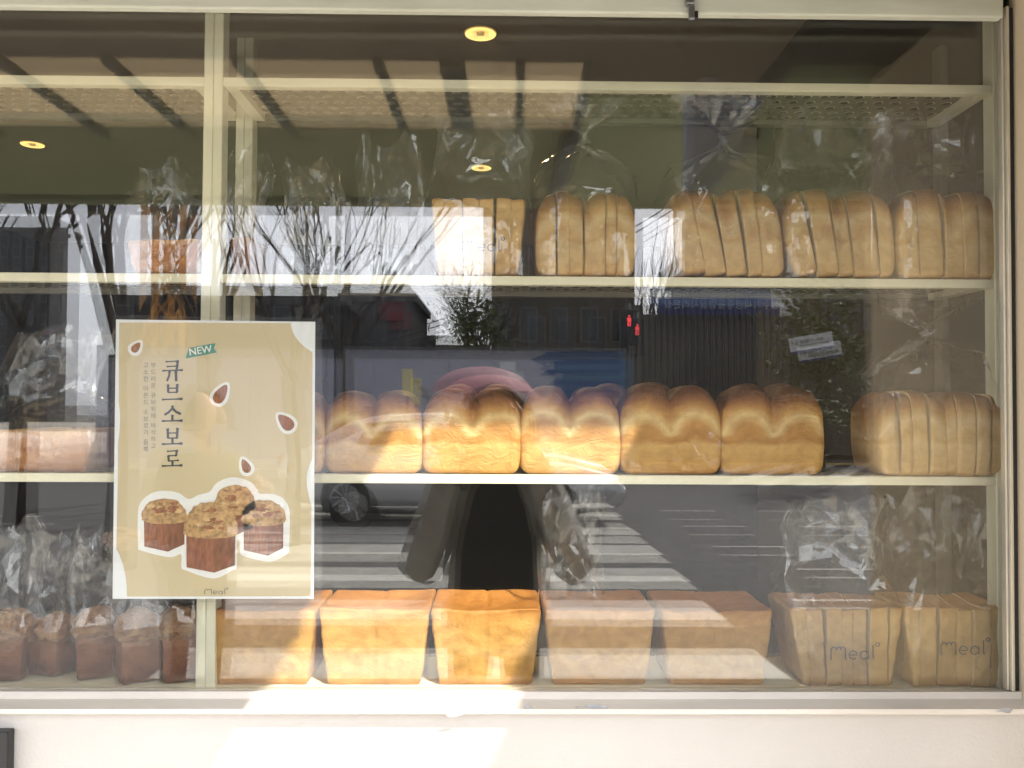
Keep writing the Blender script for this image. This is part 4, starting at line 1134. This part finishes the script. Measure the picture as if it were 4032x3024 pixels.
# orange lattice mast
ma, mb_ = M_(560, 1300, 24), M_(672, 1300, 24)
mast = thing("crane_mast", ((ma.x+mb_.x)/2, ma.y, -0.01), "orange lattice crane mast rising behind the bare trees", "crane")
w_ = mb_.x-ma.x
cor = [(ma.x, ma.y), (mb_.x, ma.y), (mb_.x, ma.y-w_), (ma.x, ma.y-w_)]
for cx, cy in cor: MB().tube([(cx, cy, -0.01), (cx, cy, 15)], 0.10, 6).build("leg", M['orange'], mast)
for i in range(14):
    z0, z1 = 0.3+i*1.05, 0.3+(i+1)*1.05
    for j in range(4):
        a, b = cor[j], cor[(j+1) % 4]
        s1 = (a, b) if i % 2 else (b, a)
        MB().tube([(s1[0][0], s1[0][1], z0), (s1[1][0], s1[1][1], z1)], 0.045, 5).build("brace", M['orange'], mast)

# ================================================================== silver car at the crossing
M['carpaint'] = pm("silver_car_paint", (0.55, 0.56, 0.58), 0.18, 0.03, 3, metal=0.35)
M['tyre'] = pm("tyre_rubber", (0.02, 0.02, 0.02), 0.8, 0.1, 30)
M['rim'] = pm("alloy_rim", (0.45, 0.45, 0.46), 0.3, 0.05, 20, metal=0.9)
M['lampw'] = pm("headlamp", (0.8, 0.8, 0.8), 0.1, 0.05, 20)
M['lampr'] = pm("tail_lamp", (0.4, 0.02, 0.02), 0.2, 0.05, 20)
def car(cx, cy, label):
    z0 = -0.15
    t = thing("silver_car", (cx, cy, z0), label, "car")
    L = 4.6; W = 0.90
    st = [(-2.30,.45,.78),(-2.25,.30,.92),(-1.9,.22,1.00),(-1.2,.20,1.02),(0.0,.20,1.0),(0.9,.20,.98),(1.6,.22,.90),(2.1,.26,.78),(2.28,.34,.66),(2.32,.42,.58)]
    v, f = [], []
    for x, zb, zt in st:
        k_ = 1-0.10*abs(x/2.3)**4
        for y_, z in ((-W*.80,zb),(-W*.98,zb+.12),(-W,zb*.4+zt*.6),(-W*.95,zt-.06),(-W*.84,zt),(W*.84,zt),(W*.95,zt-.06),(W,zb*.4+zt*.6),(W*.98,zb+.12),(W*.80,zb)):
            v.append((cx+x, cy+y_*k_, z0+z))
    for i in range(len(st)-1):
        for j in range(10): f.append((i*10+j, i*10+(j+1)%10, (i+1)*10+(j+1)%10, (i+1)*10+j))
    f.append(tuple(range(10))); f.append(tuple(reversed(range(90, 100))))
    body = mesh("body", v, f, M['carpaint'], t, True)
    cs = [(-1.95,1.0,1.01),(-1.35,1.0,1.36),(-0.9,1.0,1.45),(-0.2,1.0,1.48),(0.35,1.0,1.43),(1.15,.98,1.0)]
    v, f = [], []
    for x, zb, zt in cs:
        for y_, z in ((-W*.86,zb-.02),(-W*.70,zt-.04),(-W*.60,zt),(W*.60,zt),(W*.70,zt-.04),(W*.86,zb-.02)): v.append((cx+x, cy+y_, z0+z))
    for i in range(len(cs)-1):
        for j in range(5): f.append((i*6+j, i*6+j+1, (i+1)*6+j+1, (i+1)*6+j))
    mesh("cabin", v, f, M['carpaint'], t, True)
    for s in (-1, 1):
        for pts in (((-1.25,1.05),(-1.12,1.33),(-0.45,1.38),(-0.42,1.04)), ((-0.34,1.04),(-0.37,1.38),(0.28,1.35),(0.88,1.04))):
            w_ = mesh("side_window", [(cx+x, cy+s*(W*.86-(z-.98)/.48*W*.17+0.014), z0+z) for x, z in pts], [(0,1,2,3)], M['b_glass'], t)
        box("mirror", cx+0.62, cx+0.80, cy+s*0.96-0.07, cy+s*0.96+0.07, z0+1.0, z0+1.13, M['carpaint'], t, bev=0.02)
        box("headlight", cx+2.12, cx+2.24, cy+s*0.62-0.14, cy+s*0.62+0.14, z0+.62, z0+.72, M['lampw'], t, bev=0.02)
        box("tail_light", cx-2.32, cx-2.22, cy+s*0.62-0.16, cy+s*0.62+0.16, z0+.76, z0+.90, M['lampr'], t, bev=0.02)
        box("door_handle", cx-0.32, cx-0.14, cy+s*0.905-0.012, cy+s*0.905+0.012, z0+.86, z0+.89, M['steel'], t, bev=0.005)
        for wx in (-1.38, 1.36):
            wc = (cx+wx, cy+s*0.80, z0+0.33)
            wh = MB().lathe([(0.20,-0.10),(0.30,-0.11),(0.33,-0.08),(0.33,0.08),(0.30,0.11),(0.20,0.10)], wc, 'Y', 28).build("wheel", M['tyre'], t, True)
            mb = MB().lathe([(0.0,0.03*s),(0.05,0.085*s),(0.055,0.05*s),(0.20,0.04*s),(0.215,0.10*s),(0.20,-0.10*s)], wc, 'Y', 28)
            for k_ in range(10):
                a = 2*math.pi*k_/10
                mb.tube([(wc[0]+0.04*math.cos(a), wc[1]+0.075*s, wc[2]+0.04*math.sin(a)), (wc[0]+0.205*math.cos(a), wc[1]+0.085*s, wc[2]+0.205*math.sin(a))], [0.018, 0.022], 5)
            mb.build("rim", M['rim'], wh)
    mesh("windscreen", [(cx+1.10, cy-W*.74, z0+1.045), (cx+1.10, cy+W*.74, z0+1.045), (cx+.44, cy+W*.56, z0+1.415), (cx+.44, cy-W*.56, z0+1.415)], [(0,1,2,3)], M['b_glass'], t)
cp_ = M_(1790, 1960, 12.2)
car(cp_.x - 0.05, cp_.y, "silver saloon car standing across the zebra crossing")

# ================================================================== people
M['skin'] = pm("skin", (0.52, 0.30, 0.21), 0.55, 0.06, 20)
M['coat_black'] = pm("black_knit", (0.006, 0.006, 0.006), 0.95, 0.2, 60, spec=0.1)
M['coat_grey'] = pm("grey_coat", (0.26, 0.25, 0.235), 0.9, 0.1, 25, 0.3, spec=0.15)
M['denim'] = pm("dark_trousers", (0.02, 0.022, 0.03), 0.9, 0.1, 40)
M['hair'] = pm("dark_hair", (0.012, 0.009, 0.007), 0.6, 0.3, 80, 0.4, stretch=(4, 4, 0.4), spec=0.2)
M['beige_coat'] = pm("olive_coat", (0.10, 0.09, 0.055), 0.9, 0.1, 20)
M['pink'] = pm("pink_parasol_cloth", (0.36, 0.15, 0.18), 0.7, 0.04, 4)
def skin(name, verts, edges, rads, mat, parent, root=0, sub=1):
    """a continuous surface grown round a skeleton; verts in world coordinates"""
    b = base(parent)
    me = bpy.data.meshes.new(name)
    me.from_pydata([tuple(Vector(v)-b) for v in verts], edges, [])
    o = bpy.data.objects.new(name, me); C.objects.link(o)
    m1 = o.modifiers.new("skin", 'SKIN'); m1.use_smooth_shade = True
    m2 = o.modifiers.new("sub", 'SUBSURF'); m2.levels = m2.render_levels = sub
    for i, sv in enumerate(me.skin_vertices[0].data):
        r = rads[i]; sv.radius = (r, r) if not isinstance(r, tuple) else r
        sv.use_root = (i == root)
    me2 = bpy.data.meshes.new_from_object(o.evaluated_get(bpy.context.evaluated_depsgraph_get()))
    bpy.data.objects.remove(o)
    me2.name = name
    me2.materials.clear()
    return link(name, me2, mat, parent)
def head_mesh(name, c, s, face, parent):
    """head with brow, nose, lips, chin and ears; face: unit vector it looks along (horizontal)"""
    f_ = Vector(face).normalized(); u_ = Vector((0, 0, 1)); r_ = f_.cross(u_)
    v, fc = [], []
    NA, NB = 28, 22
    for j in range(NB+1):
        th = math.pi*j/NB
        for i in range(NA):
            a = 2*math.pi*i/NA
            x, y_, z = math.sin(th)*math.sin(a), math.sin(th)*math.cos(a), math.cos(th)
            w = 0.076*(1 - 0.22*smoothstep(-0.1, -1, z)); dpt = 0.095*(1 - 0.12*smoothstep(0, -1, z)); hgt = 0.118
            fx, fy, fz = x*w, y_*dpt, z*hgt
            if y_ > 0.2:
                fr = smoothstep(0.2, 0.9, y_)
                fy += fr*(0.018*math.exp(-(x/0.16)**2-((z+0.16)/0.16)**2) + 0.010*math.exp(-(x/0.12)**2-((z-0.0)/0.2)**2)    # nose
                          + 0.007*math.exp(-(x/0.25)**2-((z+0.48)/0.07)**2) + 0.010*math.exp(-(x/0.25)**2-((z+0.82)/0.15)**2)  # lips, chin
                          + 0.004*math.exp(-((z-0.2)/0.1)**2)
                          - 0.009*(math.exp(-((x-0.38)/0.16)**2-((z-0.04)/0.1)**2)+math.exp(-((x+0.38)/0.16)**2-((z-0.04)/0.1)**2)))
            ear = math.exp(-((abs(x)-1)/0.12)**2-((z+0.08)/0.22)**2-((y_+0.05)/0.25)**2)
            fx += math.copysign(0.014*ear, x)
            v.append(Vector(c) + (r_*fx + f_*fy + u_*fz)*s)
    for j in range(NB):
        for i in range(NA): fc.append((j*NA+i, (j+1)*NA+i, (j+1)*NA+(i+1)%NA, j*NA+(i+1)%NA))
    return mesh(name, v, fc, M['skin'], parent, True)
def hair_mesh(c, s, face, parent, long=0.0, wide=1.0):
    f_ = Vector(face).normalized(); u_ = Vector((0, 0, 1)); r_ = f_.cross(u_)
    v, fc = [], []
    NA, NB = 26, 14
    for j in range(NB+1):
        t = j/NB
        for i in range(NA):
            a = R(48) + (2*math.pi-R(96))*i/(NA-1)      # open over the face
            th = min(1, t/0.55)*math.pi*0.55
            x, y_, z = math.sin(th)*math.sin(a), math.sin(th)*math.cos(a), math.cos(th)
            fl = 1 + 0.05*noise.noise(Vector((a*2.2, t*4, s)))
            q = r_*(x*0.105*wide*fl) + f_*(y_*0.112*fl) + u_*(z*0.140)
            if t > 0.55: q += u_*(-(t-0.55)/0.45*long) + r_*(x*0.03*(t-.55)/.45)
            v.append(Vector(c) + q*s)
    for j in range(NB):
        for i in range(NA-1): fc.append((j*NA+i, (j+1)*NA+i, (j+1)*NA+i+1, j*NA+i+1))
    o = mesh("hair", v, fc, M['hair'], parent, True)
    so = o.modifiers.new("thick", 'SOLIDIFY'); so.thickness = 0.015; so.offset = -1
    return o
def figure(name, base_pt, H, face, label, coat, hands, legs_m, hairlong=0.12, grip=None, coat_open=None, wide=1.0, elbows=None, headoff=(0,0,0), bulk=1.0):
    """standing adult: head and hands skin, coat and trousers as clothing; hands: two wrist targets"""
    b = Vector(base_pt); k = H/1.62
    f_ = Vector(face).normalized(); u_ = Vector((0, 0, 1)); r_ = f_.cross(u_)
    t = thing(name, b, label, "person")
    pt = lambda a, d, z: b + r_*(a*k) + f_*(d*k) + u_*(z*k)
    hc = pt(0, 0.03, 1.495) + Vector(headoff)
    head = head_mesh("head", hc, k, face, t)
    hair_mesh(hc + u_*0.005*k, k, face, t, hairlong, wide)
    # skin of neck
    MB().tube([pt(0, 0, 1.30), pt(0, 0.015, 1.42)], [0.058*k, 0.050*k], 12).build("neck", M['skin'], t, True)
    sh = [pt(-0.175, 0, 1.285), pt(0.175, 0, 1.285)]
    el = [Vector(e_) for e_ in elbows] if elbows else [pt(-0.26, 0.03, 1.0), pt(0.26, 0.03, 1.0)]
    V = [pt(0, 0, 0.86), pt(0, 0, 1.05), pt(0, 0, 1.22), pt(0, 0, 1.31), sh[0], sh[1], el[0], el[1], Vector(hands[0]), Vector(hands[1]), pt(0, 0.0, 0.66)]
    E = [(0,1),(1,2),(2,3),(2,4),(2,5),(4,6),(5,7),(6,8),(7,9),(0,10)]
    rd = [(.185*k*bulk,.13*k),(.16*k*bulk,.115*k),(.165*k*bulk,.11*k),(.075*k,.07*k),.082*k*bulk,.082*k*bulk,.068*k*bulk,.068*k*bulk,.045*k,.045*k,(.195*k*bulk,.145*k)]
    skin("coat", V, E, rd, coat, t)
    V = [pt(0, 0, 0.88), pt(-0.09, 0, 0.80), pt(0.09, 0, 0.80), pt(-0.10, 0.015, 0.46), pt(0.10, 0.015, 0.46), pt(-0.10, -0.01, 0.075), pt(0.10, -0.01, 0.075)]
    skin("trousers", V, [(0,1),(0,2),(1,3),(2,4),(3,5),(4,6)], [(.15*k,.11*k),.095*k,.095*k,.07*k,.07*k,.055*k,.055*k], legs_m, t)
    for s in (-1, 1):
        MB().box(-0.045*k, 0.045*k, -0.10*k, 0.16*k, 0, 0.09*k, 0.03*k, 3)
        c_ = pt(s*0.10, 0.03, 0.0)
        m_ = MB(); pts = [c_ - f_*0.10*k + u_*0.04*k, c_ + u_*0.05*k, c_ + f_*0.10*k + u_*0.035*k, c_ + f_*0.15*k + u_*0.025*k]
        m_.tube(pts, [0.038*k, 0.05*k, 0.042*k, 0.022*k], 10).build("shoe", M['black'], t, True)
    # hands: palm, four unequal fingers, thumb from the palm's side
    for hi, s in ((0, -1), (1, 1)):
        w = Vector(hands[hi]); g = (grip or [None, None])[hi]
        d = (w - el[hi]).normalized(); tgt = Vector(g) if g else w + d*0.16*k
        pd = (tgt - w).normalized()
        across = pd.cross(f_).normalized() if pd.cross(f_).length > .2 else r_
        V = [w - d*0.05*k, w + pd*0.02*k, w + pd*0.06*k]; E = [(0,1),(1,2)]; rd = [.027*k, (.030*k,.018*k), (.034*k,.016*k)]
        for q_, (o_, ln) in enumerate(((-0.028,.062),(-0.010,.074),(0.009,.070),(0.026,.055))):
            a0 = w + pd*0.085*k + across*o_*k
            n0 = len(V)
            V += [a0, a0 + pd*ln*0.5*k - f_*0.006*k*0, a0 + (pd*0.75 - f_*0.55).normalized()*ln*0.95*k]
            E += [(2, n0), (n0, n0+1), (n0+1, n0+2)]; rd += [.0095*k, .0088*k, .0072*k]
        n0 = len(V); sd = across*(1 if hi == 0 else -1)
        V += [w + pd*0.035*k + sd*0.030*k, w + pd*0.07*k + sd*0.048*k, w + pd*0.098*k + sd*0.052*k]
        E += [(1, n0), (n0, n0+1), (n0+1, n0+2)]; rd += [.012*k, .0105*k, .0085*k]
        skin("hand", V, E, rd, M['skin'], t, root=0)
    return t
# the photographer, phone held up at the camera's own place
YP = -1.62
phx0, phx1 = -0.112, 0.030
phz0, phz1 = ZC-0.036, ZC+0.034
fg = figure("person", (-0.02, YP, 0.0), 1.49, (0, 1, 0), "person in a dark open coat holding up a phone with both hands", M['coat_grey'],
       [(phx0-0.035, -1.315, phz0-0.075), (phx1+0.045, -1.315, phz0-0.075)], M['denim'], 0.20,
       grip=[(phx0+0.004, -1.262, phz0+0.02), (phx1-0.004, -1.262, phz0+0.02)], wide=1.25,
       elbows=[(-0.29, YP+0.07, 0.87), (0.26, YP+0.07, 0.87)], bulk=1.15)
b_ = base(fg)
skin("jumper", [(-0.02, YP+0.075, 0.62), (-0.02, YP+0.075, 0.96), (-0.02, YP+0.07, 1.12), (-0.02, YP+0.04, 1.24)], [(0,1),(1,2),(2,3)], [(.15,.10),(.14,.09),(.13,.085),(.07,.06)], M['coat_black'], fg)
ph = thing("phone", ((phx0+phx1)/2, -1.25, phz0), "slim dark phone held level in two hands", "phone")
MB().box(phx0, phx1, -1.2495, -1.2425, phz0, phz1, 0.003, 3).build("case", M['black'], ph, True)
MB().box(phx0+0.008, phx1-0.008, -1.2502, -1.2497, phz0+0.004, phz1-0.004).build("screen", M['b_glass'], ph)
# passer-by behind her with a pink parasol
pc = M_(1895, 1500, 7.2)
px_, py_ = pc.x, pc.y
gz = -0.15
pf = figure("person", (px_-0.12, py_, gz), 1.60, (1, 0.2, 0), "person under a pink parasol walking across the zebra crossing", M['coat_black'],
       [(px_+0.10, py_+0.05, gz+1.05), (px_-0.1, py_+0.25, gz+0.72)], M['denim'], 0.1)
par = thing("parasol", (px_, py_, gz+1.0), "open pink parasol with pointed ribs", "umbrella")
top = Vector((px_+0.0, py_, M_(1900, 1442, 7.2).z)); rimz = M_(1900, 1548, 7.2).z; RW = 0.46
MB().tube([(px_+0.02, py_+0.02, gz+0.98), (px_, py_, top.z+0.04)], 0.007, 6).build("shaft", M['steel'], par)
for k_ in range(8):
    v, f = [], []
    for j in range(7):
        t = j/6
        for i in range(6):
            a = 2*math.pi*(k_ + i/5)/8 + 0.2
            sag = 1 - 0.07*math.sin(math.pi*i/5)*t
            rr = RW*math.sin(t*1.35)/math.sin(1.35)*sag
            v.append((top.x+rr*math.cos(a), top.y+rr*math.sin(a), top.z - (top.z-rimz)*(t**1.9) + 0.02*math.sin(math.pi*i/5)*t*t))
    for j in range(6):
        for i in range(5): f.append((j*6+i, j*6+i+1, (j+1)*6+i+1, (j+1)*6+i))
    mesh("panel", v, f, M['pink'], par, True)
    a = 2*math.pi*k_/8 + 0.2
    MB().tube([top + Vector((0, 0, -0.012))] + [Vector((top.x+RW*math.sin(t*1.35)/math.sin(1.35)*math.cos(a), top.y+RW*math.sin(t*1.35)/math.sin(1.35)*math.sin(a), top.z-(top.z-rimz)*t**1.9-0.008)) for t in (.3, .6, .85, 1.0)], 0.004, 4).build("rib", M['steel'], par)
# bystander seen in the poster's gloss
bp_ = M_(760, 1592, 4.2)
figure("person", (bp_.x, bp_.y, -0.15 if bp_.y < SK else 0.0), 1.66, (0.75, 0.5, 0), "person in an olive coat standing by the kerb", M['beige_coat'],
       [(bp_.x+0.26, bp_.y+0.16, 1.02), (bp_.x-0.26, bp_.y+0.05, 0.80)], M['denim'], 0.02)
# scooter waiting on the far side of the crossing
sc_ = M_(2740, 1856, 20.0); sz = -0.15
sct = thing("scooter", (sc_.x, sc_.y, sz), "dark delivery scooter standing beyond the zebra crossing", "scooter")
for dx in (-0.62, 0.62):
    wh = MB().lathe([(0.14,-0.05),(0.22,-0.06),(0.25,-0.03),(0.25,0.03),(0.22,0.06),(0.14,0.05)], (sc_.x+dx*0.55, sc_.y+dx*0.75, sz+0.25), 'Y', 20).build("wheel", M['tyre'], sct, True)
    MB().lathe([(0.0,0.03),(0.14,0.03),(0.15,-0.03),(0.0,-0.03)], (sc_.x+dx*0.55, sc_.y+dx*0.75, sz+0.25), 'Y', 20).build("rim", M['rim'], wh, True)
A_ = lambda t, s_, z: (sc_.x+0.55*t+0.5*s_, sc_.y+0.75*t-0.37*s_, sz+z)
MB().tube([A_(-0.72,0,0.45), A_(-0.5,0,0.58), A_(-0.1,0,0.55), A_(0.05,0,0.30), A_(0.35,0,0.30)], [0.10,0.17,0.15,0.12,0.12], 10).build("body", M['black'], sct, True)
MB().tube([A_(-0.70,0,0.76), A_(-0.45,0,0.80), A_(-0.10,0,0.74)], [0.08,0.13,0.10], 10).build("seat", M['tyre'], sct, True)
MB().tube([A_(0.60,0,0.25), A_(0.50,0,0.62), A_(0.40,0,0.98)], [0.05,0.11,0.07], 10).build("leg_shield", M['b_grey'], sct, True)
MB().tube([A_(0.40,-0.32,1.02), A_(0.43,0,0.99), A_(0.40,0.32,1.02)], 0.022, 8).build("handlebar", M['black'], sct, True)
MB().lathe([(0.0,0.0),(0.08,0.0),(0.07,0.06),(0.0,0.07)], A_(0.50,0,0.90), 'Y', 14).build("headlight", M['lampw'], sct, True)
# dark meter box on the wall
mbx = P(30, 2884, -0.032)
mt_ = thing("meter_box", (mbx.x-0.15, -0.03, mbx.z-0.4), "black box fixed to the white wall below the sill", "box")
MB().box(mbx.x-0.30, mbx.x, -0.032, WY-0.001, mbx.z-0.4, mbx.z, 0.003).build("case", M['black'], mt_)
MB().box(mbx.x-0.28, mbx.x-0.02, -0.035, -0.0325, mbx.z-0.38, mbx.z-0.02, 0.001).build("cover", M['black'], mt_)
